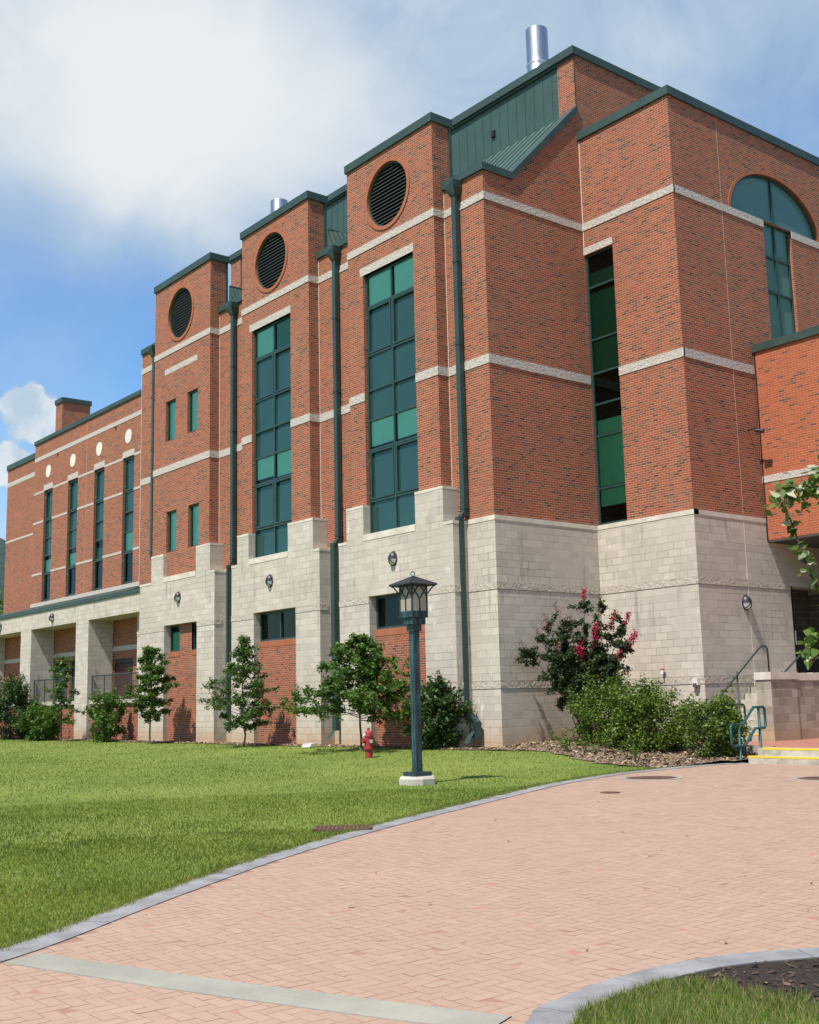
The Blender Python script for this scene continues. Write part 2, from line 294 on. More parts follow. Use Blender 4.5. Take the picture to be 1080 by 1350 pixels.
# ------------------------------------------------------------------ mesh building
class MB:
    def __init__(s, axis='Y', c=0.0): s.v = []; s.f = []; s.mi = []; s.axis = axis; s.c = c; s.k = 0; s.tint = None
    def P(s, u, w, z):                           # u along the wall, w inwards from its face, z up
        return (u, s.c+w, z) if s.axis == 'Y' else (s.c-w, u, z)
    def face(s, pts):
        i = len(s.v); s.v += [tuple(p) for p in pts]; s.f.append(tuple(range(i, i+len(pts)))); s.mi.append(s.k)
    def quad(s, a, b, c_, d): s.face((a, b, c_, d))
    def rect(s, u0, u1, z0, z1, w=0.0):
        s.face((s.P(u0, w, z0), s.P(u1, w, z0), s.P(u1, w, z1), s.P(u0, w, z1)))
    def poly(s, pts, w=0.0): s.face([s.P(u, w, z) for u, z in pts])
    def box(s, u0, u1, w0, w1, z0, z1):
        p = [s.P(u, w, z) for z in (z0, z1) for w in (w0, w1) for u in (u0, u1)]
        for q in ((0, 1, 3, 2), (4, 5, 7, 6), (0, 1, 5, 4), (2, 3, 7, 6), (0, 2, 6, 4), (1, 3, 7, 5)): s.face([p[k] for k in q])
    def xyz(s, x0, x1, y0, y1, z0, z1):
        p = [(x, y, z) for z in (z0, z1) for y in (y0, y1) for x in (x0, x1)]
        for q in ((0, 1, 3, 2), (4, 5, 7, 6), (0, 1, 5, 4), (2, 3, 7, 6), (0, 2, 6, 4), (1, 3, 7, 5)): s.face([p[k] for k in q])
    def wall(s, u0, u1, z0, z1, holes=(), w=0.0):
        us = sorted({u0, u1, *[min(max(h[k], u0), u1) for h in holes for k in (0, 1)]}); zs = sorted({z0, z1, *[min(max(h[k], z0), z1) for h in holes for k in (2, 3)]})
        for a, b in zip(us, us[1:]):
            for c_, d in zip(zs, zs[1:]):
                mu, mz = (a+b)/2, (c_+d)/2
                if any(h[0] < mu < h[1] and h[2] < mz < h[3] for h in holes): continue
                s.rect(a, b, c_, d, w)
        for h in holes:
            if len(h) > 4 and h[4]:
                a, b, c_, d, dp = h[:5]
                for (p, q) in (((a, c_), (a, d)), ((b, c_), (b, d)), ((a, c_), (b, c_)), ((a, d), (b, d))):
                    s.face((s.P(p[0], w, p[1]), s.P(q[0], w, q[1]), s.P(q[0], w+dp, q[1]), s.P(p[0], w+dp, p[1])))
    def ringfill(s, cu, cz, r, half, w=0.0, depth=0.3, n=48):    # square hole (half) filled down to a round opening of radius r
        for k in range(n):
            a, b = 2*math.pi*k/n, 2*math.pi*(k+1)/n
            def sq(t_): 
                c_, d = math.cos(t_), math.sin(t_); q = half/max(abs(c_), abs(d)); return (cu+c_*q, cz+d*q)
            def ci(t_): return (cu+math.cos(t_)*r, cz+math.sin(t_)*r)
            s.face([s.P(p[0], w, p[1]) for p in (sq(a), sq(b), ci(b), ci(a))])
            A, B = ci(a), ci(b)
            s.face((s.P(A[0], w, A[1]), s.P(B[0], w, B[1]), s.P(B[0], w+depth, B[1]), s.P(A[0], w+depth, A[1])))
    def tube(s, pts, r, n=8, closed=False, r1=None):
        pts = [Vector(p) for p in pts]; N = len(pts); rings = []
        prev = None
        for i, p in enumerate(pts):
            d = (pts[min(i+1, N-1)]-pts[max(i-1, 0)]).normalized()
            ref = Vector((0, 0, 1)) if abs(d.z) < 0.95 else Vector((1, 0, 0))
            a = d.cross(ref).normalized() if prev is None else (prev-d*prev.dot(d)).normalized()
            prev = a; b = d.cross(a); rr = r if r1 is None else r+(r1-r)*i/(N-1)
            rings.append([p+(a*math.cos(2*math.pi*k/n)+b*math.sin(2*math.pi*k/n))*rr for k in range(n)])
        base = len(s.v)
        for rg in rings: s.v += [tuple(q) for q in rg]
        for i in range(N-1):
            for k in range(n):
                s.f.append((base+i*n+k, base+i*n+(k+1) % n, base+(i+1)*n+(k+1) % n, base+(i+1)*n+k)); s.mi.append(s.k)
        s.f.append(tuple(base+k for k in range(n))); s.mi.append(s.k); s.f.append(tuple(base+(N-1)*n+k for k in range(n))); s.mi.append(s.k)
    def lathe(s, prof, ctr=(0, 0, 0), n=24, axis='z'):
        base = len(s.v); c_ = Vector(ctr)
        for (r, h) in prof:
            for k in range(n):
                a = 2*math.pi*k/n; x, y = r*math.cos(a), r*math.sin(a)
                s.v.append(tuple(c_+Vector({'z': (x, y, h), 'y': (x, h, y), 'x': (h, x, y)}[axis])))
        for i in range(len(prof)-1):
            for k in range(n):
                s.f.append((base+i*n+k, base+i*n+(k+1) % n, base+(i+1)*n+(k+1) % n, base+(i+1)*n+k)); s.mi.append(s.k)
    def build(s, name, mats, parent=None, smooth=False, bevel=0, world=True, uv=True):
        if isinstance(mats, str): mats = [mats]
        me = bpy.data.meshes.new(name); me.from_pydata(s.v, [], s.f); 
        for q in mats: me.materials.append(MAT[q])
        if len(mats) > 1: me.polygons.foreach_set('material_index', s.mi)
        if smooth: me.polygons.foreach_set('use_smooth', [True]*len(s.f))
        me.update()
        if uv:
            ul = me.uv_layers.new(name='UVMap'); data = np.zeros((len(me.loops), 2), np.float32)
            for pl in me.polygons:
                nx, ny, nz = (abs(q) for q in pl.normal)
                for li in pl.loop_indices:
                    x, y, z = me.vertices[me.loops[li].vertex_index].co
                    data[li] = (y, z) if nx >= ny and nx >= nz else ((x, z) if ny >= nz else (x, y))
            ul.data.foreach_set('uv', data.ravel())
        o = bpy.data.objects.new(name, me); COL.objects.link(o)
        if bevel:
            bv = o.modifiers.new('bevel', 'BEVEL'); bv.width = bevel; bv.segments = 2; bv.limit_method = 'ANGLE'
        if parent is not None:
            o.parent = parent
            if world:
                L = Vector(parent.location)
                q = parent.parent
                while q is not None: L += Vector(q.location); q = q.parent
                o.matrix_parent_inverse = Matrix.Translation(-L) if parent.type == 'EMPTY' else Matrix.Identity(4)
        return o
def thing(name, label, cat, loc=(0, 0, 0), rot=0.0, group=None):
    o = bpy.data.objects.new(name, None); COL.objects.link(o); o.location = loc; o.rotation_euler = (0, 0, rot); o.empty_display_size = 0.3
    return tag(o, label, cat, group)
def tag(o, label=None, cat=None, group=None, kind=None):
    if label: o['label'] = label
    if cat: o['category'] = cat
    if group: o['group'] = group
    if kind: o['kind'] = kind
    return o
def copy_tree(o, parent=None):
    c_ = o.copy(); COL.objects.link(c_)
    if parent: c_.parent = parent
    for ch in list(o.children): copy_tree(ch, c_)
    return c_
def fast_mesh(name, V, F, mat, tint=None, n=4, parent=None, tintdom='FACE'):   # V (k*n,3), faces of n verts each
    k = len(V)//n; me = bpy.data.meshes.new(name)
    me.vertices.add(len(V)); me.vertices.foreach_set('co', np.asarray(V, np.float32).ravel())
    me.loops.add(k*n); me.loops.foreach_set('vertex_index', np.arange(k*n, dtype=np.int32))
    me.polygons.add(k); me.polygons.foreach_set('loop_start', np.arange(0, k*n, n, dtype=np.int32))
    try: me.polygons.foreach_set('loop_total', np.full(k, n, np.int32))
    except Exception: pass
    me.materials.append(MAT[mat]); me.update(calc_edges=True)
    if tint is not None:
        a = me.attributes.new('tint', 'FLOAT', 'FACE'); a.data.foreach_set('value', np.asarray(tint, np.float32))
    o = bpy.data.objects.new(name, me); COL.objects.link(o)
    if parent is not None: o.parent = parent
    return o

# ------------------------------------------------------------------ terrain
def S(t_): t_ = np.clip(t_, 0, 1); return t_*t_*(3-2*t_)
def g(x, y):
    d = -.55*x+.835*y
    return -.35+.25*S((d-4)/18)+.2*S((y-14)/6)*S((-17.5-x)/3)
def gz(x, y): return float(g(x, y))
def axis_pts(lo, hi, a, b, st):
    q = list(np.arange(a, b+1e-6, st)); k = st
    x = a
    while x > lo: k *= 1.35; x -= k; q.insert(0, max(x, lo))
    k = st; x = b
    while x < hi: k *= 1.35; x += k; q.append(min(x, hi))
    return q
def sheet(name, xs, ys, zf, mat):
    V = [(x, y, zf(x, y)) for y in ys for x in xs]; n = len(xs)
    F = [(j*n+i, j*n+i+1, (j+1)*n+i+1, (j+1)*n+i) for j in range(len(ys)-1) for i in range(n-1)]
    me = bpy.data.meshes.new(name); me.from_pydata(V, [], F); me.materials.append(MAT[mat]); me.polygons.foreach_set('use_smooth', [True]*len(F))
    o = bpy.data.objects.new(name, me); COL.objects.link(o); return o
tag(sheet('ground', axis_pts(-2500, 2500, -70, 12, 1.0), axis_pts(-2500, 2500, -6, 32, 1.0), gz, 'lawn_ground'), kind='structure')
CURB = [(-6.0, -4.0), (-6.9, 0.0), (-7.45, 1.6), (-8.0, 2.88), (-8.3, 3.39), (-9.01, 4.31), (-9.7, 5.33), (-10.42, 6.41), (-11.2, 7.84), (-11.97, 9.49), (-12.94, 11.8), (-14.16, 14.53), (-15.05, 17.25), (-15.3, 19.07), (-15.3, 19.99), (-15.2, 21.2)]
cyy = np.array([p[1] for p in CURB]); cxx = np.array([p[0] for p in CURB])
ysf = np.linspace(-4, 21.2, 127)
_x = np.interp(ysf, cyy, cxx)
for _ in range(6): _x[1:-1] = (_x[:-2]+2*_x[1:-1]+_x[2:])/4
def curbx(y): return np.interp(y, ysf, _x)
# paved court: joint bed, then herringbone bricks 3 mm above it
mb = MB()
for j in range(len(ysf)-1):
    a, b = ysf[j], ysf[j+1]
    xa = [curbx(a)+(9-curbx(a))*k/14 for k in range(15)]; xb = [curbx(b)+(9-curbx(b))*k/14 for k in range(15)]
    for k in range(14):
        mb.face([(x, y, gz(x, y)+0.004) for x, y in ((xa[k], a), (xa[k+1], a), (xb[k+1], b), (xb[k], b))])
tag(mb.build('plaza', 'paver_joint', uv=False), kind='structure')
rng = np.random.default_rng(3)
ISL_O = [(-3.7, 3.2), (-4.15, 3.7), (-4.6, 4.41), (-4.72, 4.59), (-4.84, 5.14), (-4.87, 5.57), (-4.83, 6.06), (-4.67, 6.5), (-4.4, 6.95), (-3.95, 7.4), (-3.2, 7.8), (-2.2, 7.9), (-0.9, 7.4), (0.2, 6.2), (0.4, 4.8), (-0.6, 3.4), (-2.2, 2.7)]
def inpoly(x, y, poly):
    ins = np.zeros(x.shape, bool); n = len(poly)
    for i in range(n):
        (x0, y0), (x1, y1) = poly[i], poly[(i+1) % n]
        c_ = ((y0 > y) != (y1 > y)) & (x < (x1-x0)*(y-y0)/((y1-y0) or 1e-9)+x0); ins ^= c_
    return ins
L_, G_ = 0.1, 0.0018
ia, ib = np.meshgrid(np.arange(-160, 60), np.arange(-20, 213)); tm = (ia-ib) % 4
H = tm == 0; Vv = tm == 3
x0 = np.concatenate([ia[H]*L_, ia[Vv]*L_]); y0 = np.concatenate([ib[H]*L_, ib[Vv]*L_])
w_ = np.concatenate([np.full(H.sum(), 2*L_), np.full(Vv.sum(), L_)]); h_ = np.concatenate([np.full(H.sum(), L_), np.full(Vv.sum(), 2*L_)])
cxm, cym = x0+w_/2, y0+h_/2
keep = (cxm > curbx(cym)+0.04) & (cym < 21.1) & ~inpoly(cxm, cym, ISL_O)
x0, y0, w_, h_, cxm, cym = (q[keep] for q in (x0, y0, w_, h_, cxm, cym)); n = len(x0)
gx = G_+rng.random(n)*0.002
tz = 0.0050+rng.normal(0, 0.0003, n); sx = rng.normal(0, 0.004, n); sy = rng.normal(0, 0.004, n)
V = np.zeros((n, 4, 3))
for k, (p, q) in enumerate(((0, 0), (1, 0), (1, 1), (0, 1))):
    X = x0+np.where(p, w_-gx, gx); Y = y0+np.where(q, h_-gx, gx)
    V[:, k, 0] = X; V[:, k, 1] = Y; V[:, k, 2] = g(X, Y)+tz+sx*(X-cxm)+sy*(Y-cym)
o = fast_mesh('paving_bricks', V.reshape(-1, 3), None, 'paver', np.clip(rng.normal(0.5, 0.25, n), 0, 1)); tag(o, kind='structure')
# kerb along the lawn, concrete band, island kerb
def ribbon(name, L, Rr, z0, mat, jt=None):
    mb = MB()
    for i in range(len(L)-1):
        a, b, c_, d = L[i], L[i+1], Rr[i+1], Rr[i]
        if jt and i % jt == 0:
            q = lambda p, r_: (p[0]+(r_[0]-p[0])*0.035, p[1]+(r_[1]-p[1])*0.035)
            a, d = q(a, b), q(d, c_)
        mb.face([(p[0], p[1], gz(*p)+z0) for p in (a, b, c_, d)])
        for (p, q) in ((a, b), (d, c_)): mb.face([(p[0], p[1], gz(*p)+z0), (q[0], q[1], gz(*q)+z0), (q[0], q[1], gz(*q)-0.15), (p[0], p[1], gz(*p)-0.15)])
    return tag(mb.build(name, mat, uv=False), kind='structure')
def offset(pts, d):
    out = []
    for i, p in enumerate(pts):
        a = Vector(pts[max(i-1, 0)]); b = Vector(pts[min(i+1, len(pts)-1)]); t_ = (b-a).normalized(); out.append((p[0]-t_.y*d, p[1]+t_.x*d))
    return out
cl = [(float(curbx(y)), float(y)) for y in ysf]
ribbon('kerb', offset(cl, 0.27), cl, 0.013, 'kerb_concrete', 8)
bc = [(-8.05, 3.05), (-7.62, 3.19), (-7.2, 3.33), (-6.7, 3.49), (-6.18, 3.68), (-5.75, 3.85), (-5.35, 4.0), (-4.68, 4.28)]
ribbon('concrete_band', offset(bc, 0.15), offset(bc, -0.15), 0.0125, 'concrete')
isl = ISL_O+[ISL_O[0]]
def smooth_closed(pts, n):
    P_ = [np.array(p) for p in pts]; out = []
    for i in range(len(P_)):
        p0, p1, p2, p3 = P_[i-1], P_[i], P_[(i+1) % len(P_)], P_[(i+2) % len(P_)]
        for k in range(n):
            t_ = k/n; out.append(tuple(0.5*((2*p1)+(-p0+p2)*t_+(2*p0-5*p1+4*p2-p3)*t_**2+(-p0+3*p1-3*p2+p3)*t_**3)))
    return out
iso = smooth_closed(ISL_O, 4); iso.append(iso[0])
def offc(pts, d):                                   # closed offset
    q = pts[:-1]; n = len(q); out = []
    for i in range(n):
        a = Vector(q[i-1]); b = Vector(q[(i+1) % n]); t_ = (b-a).normalized(); out.append((q[i][0]-t_.y*d, q[i][1]+t_.x*d))
    return out+[out[0]]
isi = offc(iso, -0.24)
ribbon('island_kerb', iso, isi, 0.026, 'kerb_concrete', 6)
ctr = (-2.3, 5.3)
mb = MB()
for i in range(len(isi)-1):
    mb.face([(p[0], p[1], gz(*p)+z) for p, z in ((isi[i], 0.018), (isi[i+1], 0.018), (ctr, 0.03))])
tag(mb.build('soil_bed', 'dark_soil', uv=False), kind='structure')
# mulch beds
BED = [(-22.5, 21.2), (-22.3, 20.0), (-21.6, 20.0), (-20.8, 20.2), (-19.9, 20.15), (-18.4, 19.7), (-16.9, 19.2), (-15.6, 18.95), (-15.55, 20.0), (-15.4, 21.3), (-15.35, 22.6), (-19.3, 22.6), (-19.3, 25.2), (-22.5, 25.2)]
mb = MB()
xs = np.arange(-22.5, -15.3, 0.3); ys = np.arange(18.8, 25.3, 0.3)
def mulch(x, y): return gz(x, y)+0.02+0.05*math.sin(x*2.1)*math.sin(y*1.7+1)*0.5+0.16*float(S((y-20)/3.5))
for x in xs:
    for y in ys:
        if inpoly(np.array([x+.15]), np.array([y+.15]), BED)[0]:
            mb.face([(a, b, mulch(a, b)) for a, b in ((x, y), (x+.3, y), (x+.3, y+.3), (x, y+.3))])
tag(mb.build('mulch_bed', 'soil', uv=False), kind='structure')
mb = MB()
xx = np.arange(-64.0, -22.2, 0.5)
for a, b in zip(xx, xx[1:]):
    e0 = 19.95+0.12*math.sin(a*1.3)+0.07*math.sin(a*3.1); e1 = 19.95+0.12*math.sin(b*1.3)+0.07*math.sin(b*3.1)
    mb.face([(a, e0, gz(a, e0)+0.012), (b, e1, gz(b, e1)+0.012), (b, 21.3, gz(b, 21.3)+0.05), (a, 21.3, gz(a, 21.3)+0.05)])
tag(mb.build('mulch_strip', 'soil', uv=False), kind='structure')
# lawn grass: blades as real faces, thinning out with distance
LAWN = [(float(curbx(y))-0.27, float(y)) for y in ysf if y < 19.0]+[(-15.7, 18.98), (-16.9, 19.2), (-18.4, 19.7), (-19.9, 20.15), (-20.8, 20.2), (-21.6, 20.0), (-22.3, 20.0), (-64, 20.0), (-64, 2.0), (-24, -4.0)]
def grass(name, polys, dens, region, hgt, wid, seed, hole=None, lab=None):
    rg = np.random.default_rng(seed); (xa, xb, ya, yb) = region
    n = int(dens*(xb-xa)*(yb-ya)); x = rg.uniform(xa, xb, n); y = rg.uniform(ya, yb, n)
    k = inpoly(x, y, polys)
    # bumpy edge: tufts lean over the kerb
    if hole is not None: k &= ~hole(x, y)
    return x[k], y[k]
def in_view(x, y, mg=1.5):
    dx = x*rt.x+y*rt.y; dz = x*math.sin(YAW)+y*math.cos(YAW); return (np.abs(dx) < dz*0.40+mg) & (dz > 0)
gxs, gys, ghs = [], [], []
for (ya, yb, xa, xb, dens, hh) in ((2, 20.3, -64, -8, 420, 1.0),):
    x, y = grass('g', LAWN, dens, (xa, xb, ya, yb), 0, 0, 11); v = in_view(x, y, 3); x, y = x[v], y[v]
    dist = np.hypot(x, y); kp = rng.random(len(x)) < np.clip((17/dist)**1.3, 0.12, 1); gxs.append(x[kp]); gys.append(y[kp])
for (r1_, dens) in ((20, 800), (15, 1400), (11.5, 2000)):
    x, y = grass('g', LAWN, dens, (-20, -8, 2, 19), 0, 0, 12+int(r1_*2)); v = in_view(x, y, 1) & (np.hypot(x, y) < r1_); gxs.append(x[v]); gys.append(y[v])
# denser rim next to the kerb
yy = rng.uniform(2.2, 19.0, 16000); xx = curbx(yy)-0.27-np.abs(rng.normal(0, 0.10, len(yy)))+0.035*np.sin(yy*9)+0.03*np.sin(yy*23); v = in_view(xx, yy, 1); gxs.append(xx[v]); gys.append(yy[v])
def blades(name, x, y, h0, w0, mat, zoff=0.0, seed=5, tintf=None):
    rg = np.random.default_rng(seed); n = len(x); dist = np.hypot(x, y)
    a = rg.uniform(0, 2*np.pi, n); h = h0*rg.uniform(0.45, 1.25, n); w = w0*(0.6+dist/14)*rg.uniform(0.7, 1.3, n)
    cl_ = 0.5+0.5*np.sin(x*1.9+np.sin(y*1.3)*2)*np.sin(y*2.3+np.sin(x*0.9)*1.5)
    h *= 0.75+0.5*cl_; ln = h*rg.uniform(0.1, 0.9, n); la = rg.uniform(0, 2*np.pi, n)
    z = g(x, y)+zoff
    V = np.zeros((n, 3, 3)); V[:, 0] = np.stack([x-np.cos(a)*w, y-np.sin(a)*w, z], 1); V[:, 1] = np.stack([x+np.cos(a)*w, y+np.sin(a)*w, z], 1)
    V[:, 2] = np.stack([x+np.cos(la)*ln, y+np.sin(la)*ln, z+h], 1)
    pat = 0.5+0.25*np.sin(x*0.55+1.3*np.sin(y*0.4))+0.25*np.sin(y*0.8+1.1*np.sin(x*0.33+1))
    pt2 = np.sin(x*2.7+2*np.sin(y*1.9))*np.sin(y*3.3+2*np.sin(x*1.4)); t_ = np.clip(0.10+0.55*pat+0.15*pt2+0.15*(1-cl_)+rg.normal(0, 0.2, n), 0, 0.8)
    rimd = np.clip(1-(curbx(y)-0.27-x)/0.16, 0, 1)*(x > curbx(y)-0.6)*(y < 19); dry = rg.random(n) < 0.03+0.30*rimd+0.16*np.clip(pt2*pat-0.25, 0, 1); t_[dry] = 1.0
    return fast_mesh(name, V.reshape(-1, 3), None, mat, t_, 3)
gx_, gy_ = np.concatenate(gxs), np.concatenate(gys)
tag(blades('lawn_grass', gx_, gy_, 0.034, 0.0027, 'grass_blade'), 'mown green grass covering the lawn beside the brick court', 'grass', kind='stuff')
# island tuft grass
SOIL = [(-4.9, 5.55), (-4.41, 5.60), (-4.17, 5.72), (-3.89, 5.62), (-3.5, 5.6), (-2.5, 5.4), (-1.5, 5.6), (0.5, 5.6), (0.5, 9), (-5, 9)]
x = rng.uniform(-5, 0.5, 190000); y = rng.uniform(2.5, 6.2, 190000); edge = 0.07*np.sin(x*11)+0.05*np.sin(x*29)
k = inpoly(x, y, isi[:-1]) & ~inpoly(x, y-edge, SOIL); x, y = x[k], y[k]
mb = MB(); tp = [(-3.9, 3.75), (-4.3, 4.5), (-4.42, 5.0), (-4.4, 5.35), (-4.2, 5.5), (-3.8, 5.45), (-3.3, 5.42), (-2.5, 5.25), (-1.5, 5.4), (-0.2, 5.3), (-0.4, 4.2), (-1.6, 3.3)]
for p, q in zip(tp, tp[1:]+tp[:1]): mb.face([(w[0], w[1], gz(*w)+zz) for w, zz in ((p, 0.0265), (q, 0.0265), ((-2.3, 4.6), 0.033))])
tag(mb.build('island_turf', 'lawn_ground', uv=False), kind='structure')
tag(blades('island_grass', x, y, 0.06, 0.0022, 'grass_bright', 0.022, 9), 'longer green grass growing inside the grey kerb in the lower right corner', 'grass', kind='stuff')
# ------------------------------------------------------------------ distant wooded hill
mb = MB(); rh = random.Random(4); nA = 60; prof = []
for i in range(nA+1):
    a = R(-85+i*(120/nA)); d0 = 620
    top = 175*(0.75+0.25*math.sin(i*0.33+0.6))+rh.uniform(-3, 3)
    row = []
    for j in range(9):
        q = j/8; d = d0+q*380; zz = -2+(top+2)*float(S(q*1.05))+rh.uniform(-2.5, 2.5)*(q > 0)
        row.append((math.sin(a)*d, math.cos(a)*d, zz))
    prof.append(row)
for i in range(nA):
    for j in range(8): mb.face((prof[i][j], prof[i+1][j], prof[i+1][j+1], prof[i][j+1]))
tag(mb.build('hill', 'forest', uv=False, smooth=True), kind='structure')

# wood chips and leaf litter on the beds and a few stray leaves on the court
def litter(name, xs, ys, zs, s0, cols, seed, lab, cat):
    rg = np.random.default_rng(seed); n = len(xs); t_ = rg.random(n); an = rg.uniform(0, 6.28, n); s = s0*rg.uniform(0.5, 1.4, n); w = s*rg.uniform(0.25, 0.6, n)
    dx, dy = np.cos(an), np.sin(an); tl = rg.normal(0, 0.3, (n, 2)); V = np.zeros((n, 4, 3))
    for k, (p, q) in enumerate(((-1, -1), (1, -1), (1, 1), (-1, 1))):
        V[:, k, 0] = xs+dx*s*p/2-dy*w*q/2; V[:, k, 1] = ys+dy*s*p/2+dx*w*q/2; V[:, k, 2] = zs+0.25*s+tl[:, 0]*s*p/2+tl[:, 1]*w*q/2
    return tag(fast_mesh(name, V.reshape(-1, 3), None, cols, t_, 4), lab, cat, kind='stuff')
make_leaf('bark_chip', (0.02, 0.012, 0.008), (0.09, 0.055, 0.033), 0.0, 0.95, (0.26, 0.18, 0.11))
make_leaf('chip', (0.07, 0.045, 0.03), (0.30, 0.21, 0.13), 0.0, 0.9, (0.48, 0.36, 0.23))
xs = rng.uniform(-22.5, -15.3, 9000); ys = rng.uniform(18.9, 25.2, 9000); k = inpoly(xs, ys, BED); xs, ys = xs[k], ys[k]
litter('wood_chips', xs, ys, np.array([mulch(p, q) for p, q in zip(xs, ys)]), 0.07, 'chip', 5, 'tan wood chips and dry leaves scattered over the mulch bed', 'mulch')
xs = rng.uniform(-60, -22.3, 7000); ys = rng.uniform(19.85, 20.5, 7000)
litter('wood_chips', xs, ys, g(xs, ys)+0.015, 0.07, 'chip', 6, 'dry chips and leaves along the foot of the building', 'mulch')
xs = rng.uniform(-5, 0.4, 3200); ys = rng.uniform(5.2, 7.9, 3200); k = inpoly(xs, ys, isi[:-1]); xs, ys = xs[k], ys[k]
litter('wood_chips', xs, ys, g(xs, ys)+0.02+0.012*np.clip(1-np.hypot(xs-ctr[0], ys-ctr[1])/2.6, 0, 1), 0.03, 'bark_chip', 7, 'bark chips on the dark soil in the lower right corner', 'mulch')
xs = rng.uniform(-13, 0, 70); ys = rng.uniform(3, 19, 70); k = (xs > curbx(ys)+0.1) & ~inpoly(xs, ys, ISL_O); xs, ys = xs[k], ys[k]
litter('stray_leaves', xs, ys, g(xs, ys)+0.008, 0.035, 'chip', 8, 'a few stray dry leaves lying on the brick paving', 'leaves')

# ------------------------------------------------------------------ the building
BL = thing('university_building', 'large red brick campus building with pale stone base, three round louvres and tall green windows', 'building', (-32, 21, 0))
ST, LO, HI, SB, MBz = 6.24, 6.2, 7.22, 15.22, 10.46       # stone tops and string courses
F_, X_ = 'Y', 'X'
def P2(mb, name, mat, parent=None, **k): return mb.build(name, mat, parent or BL, **k)
def P2s(mb, name, mat, parent=None, **k):           # every box of the builder becomes a part of its own
    for i in range(0, len(mb.f), 6):
        q = MB(); q.v = mb.v[i*4:i*4+24]; q.f = [tuple(j-i*4 for j in f_) for f_ in mb.f[i:i+6]]; q.mi = [0]*6
        P2(q, name, mat, parent, **k)
YR, YT, YS = 21.05, 20.65, 20.5                            # recess brick, tower brick, tower stone
RP = random.Random(77)
def window(axis, c, u0, u1, z0, z1, mull=(), trans=(), blinds=(), sash=(), glass='spandrel_glass', clear=(), fr=0.06, label=None, depth=0.04):
    """frame mesh = the part; panes, blinds and opening sashes = its sub-parts"""
    f = MB(axis, c); us = [u0, *mull, u1]; zs = [z0, *trans, z1]
    f.box(u0, u0+fr, 0, 0.1, z0, z1); f.box(u1-fr, u1, 0, 0.1, z0, z1)
    f.box(u0+fr, u1-fr, 0.0, 0.1, z0, z0+fr); f.box(u0+fr, u1-fr, 0.0, 0.1, z1-fr, z1)
    for q in mull: f.box(q-fr/2, q+fr/2, -0.012, 0.09, z0+fr, z1-fr)
    for q in trans:
        for a, b in zip(us, us[1:]):
            f.box(a+(fr if a == u0 else fr/2), b-(fr if b == u1 else fr/2), -0.004, 0.085, q-fr/2, q+fr/2)
    w = P2(f, 'window', 'window_frame')
    if label: w['label'] = label
    nb = len(us)-1
    for j in range(len(zs)-1):
        for i in range(nb):
            q = MB(axis, c); see = (i, j) in clear or any(b[:2] == (i, j) for b in blinds)
            ja, jb, jc = (RP.uniform(-0.016, 0.016) for _ in range(3)); A, B, Z0_, Z1_ = us[i]+fr/2, us[i+1]-fr/2, zs[j]+fr/2, zs[j+1]-fr/2
            q.face((q.P(A, 0.05, Z0_), q.P(B, 0.05+ja, Z0_), q.P(B, 0.05+ja+jb, Z1_), q.P(A, 0.05+jb, Z1_)))
            P2(q, 'pane', ('tinted_glass' if any(b[:2] == (i, j) for b in blinds) and glass == 'spandrel_glass' else ('green_glass' if see else glass)), w)
    for b in blinds:
        i, j = b[:2]; top = b[2] if len(b) > 2 else 1.0; bot = b[3] if len(b) > 3 else 0.0; mat = b[4] if len(b) > 4 else 'blind'
        q = MB(axis, c); h = zs[j+1]-zs[j]
        q.box(us[i]+0.07, us[i+1]-0.02, depth+0.03, depth+0.045, zs[j]+h*bot+0.06, zs[j]+h*top)
        P2(q, 'blind', mat, w)
    for s_ in sash:
        i, j = s_[:2]; q = MB(axis, c); a, b, c_, d = us[i]+0.05, us[i+1]-0.05, zs[j]+0.05, zs[j+1]-0.05; t_ = 0.055
        if i == 0: a += 0.04
        q.box(a, a+t_, -0.02, 0.045, c_, d); q.box(b-t_, b, -0.02, 0.045, c_, d); q.box(a+t_, b-t_, -0.02, 0.045, c_, c_+t_); q.box(a+t_, b-t_, -0.02, 0.045, d-t_, d)
        s2 = P2(q, 'sash', 'window_frame', w)
        if len(s_) > 2 and s_[2]:
            h = MB(axis, c); hu = a-0.03 if i == 0 else b+0.02
            for z in (d-0.28, c_+0.22): h.box(hu-0.018, hu+0.018, -0.045, -0.02, z-0.05, z+0.05)
            P2(h, 'hinge', 'steel', w)
    return w
TZ = (7.33, 8.91, 9.83, 10.77, 11.88, 13.42)
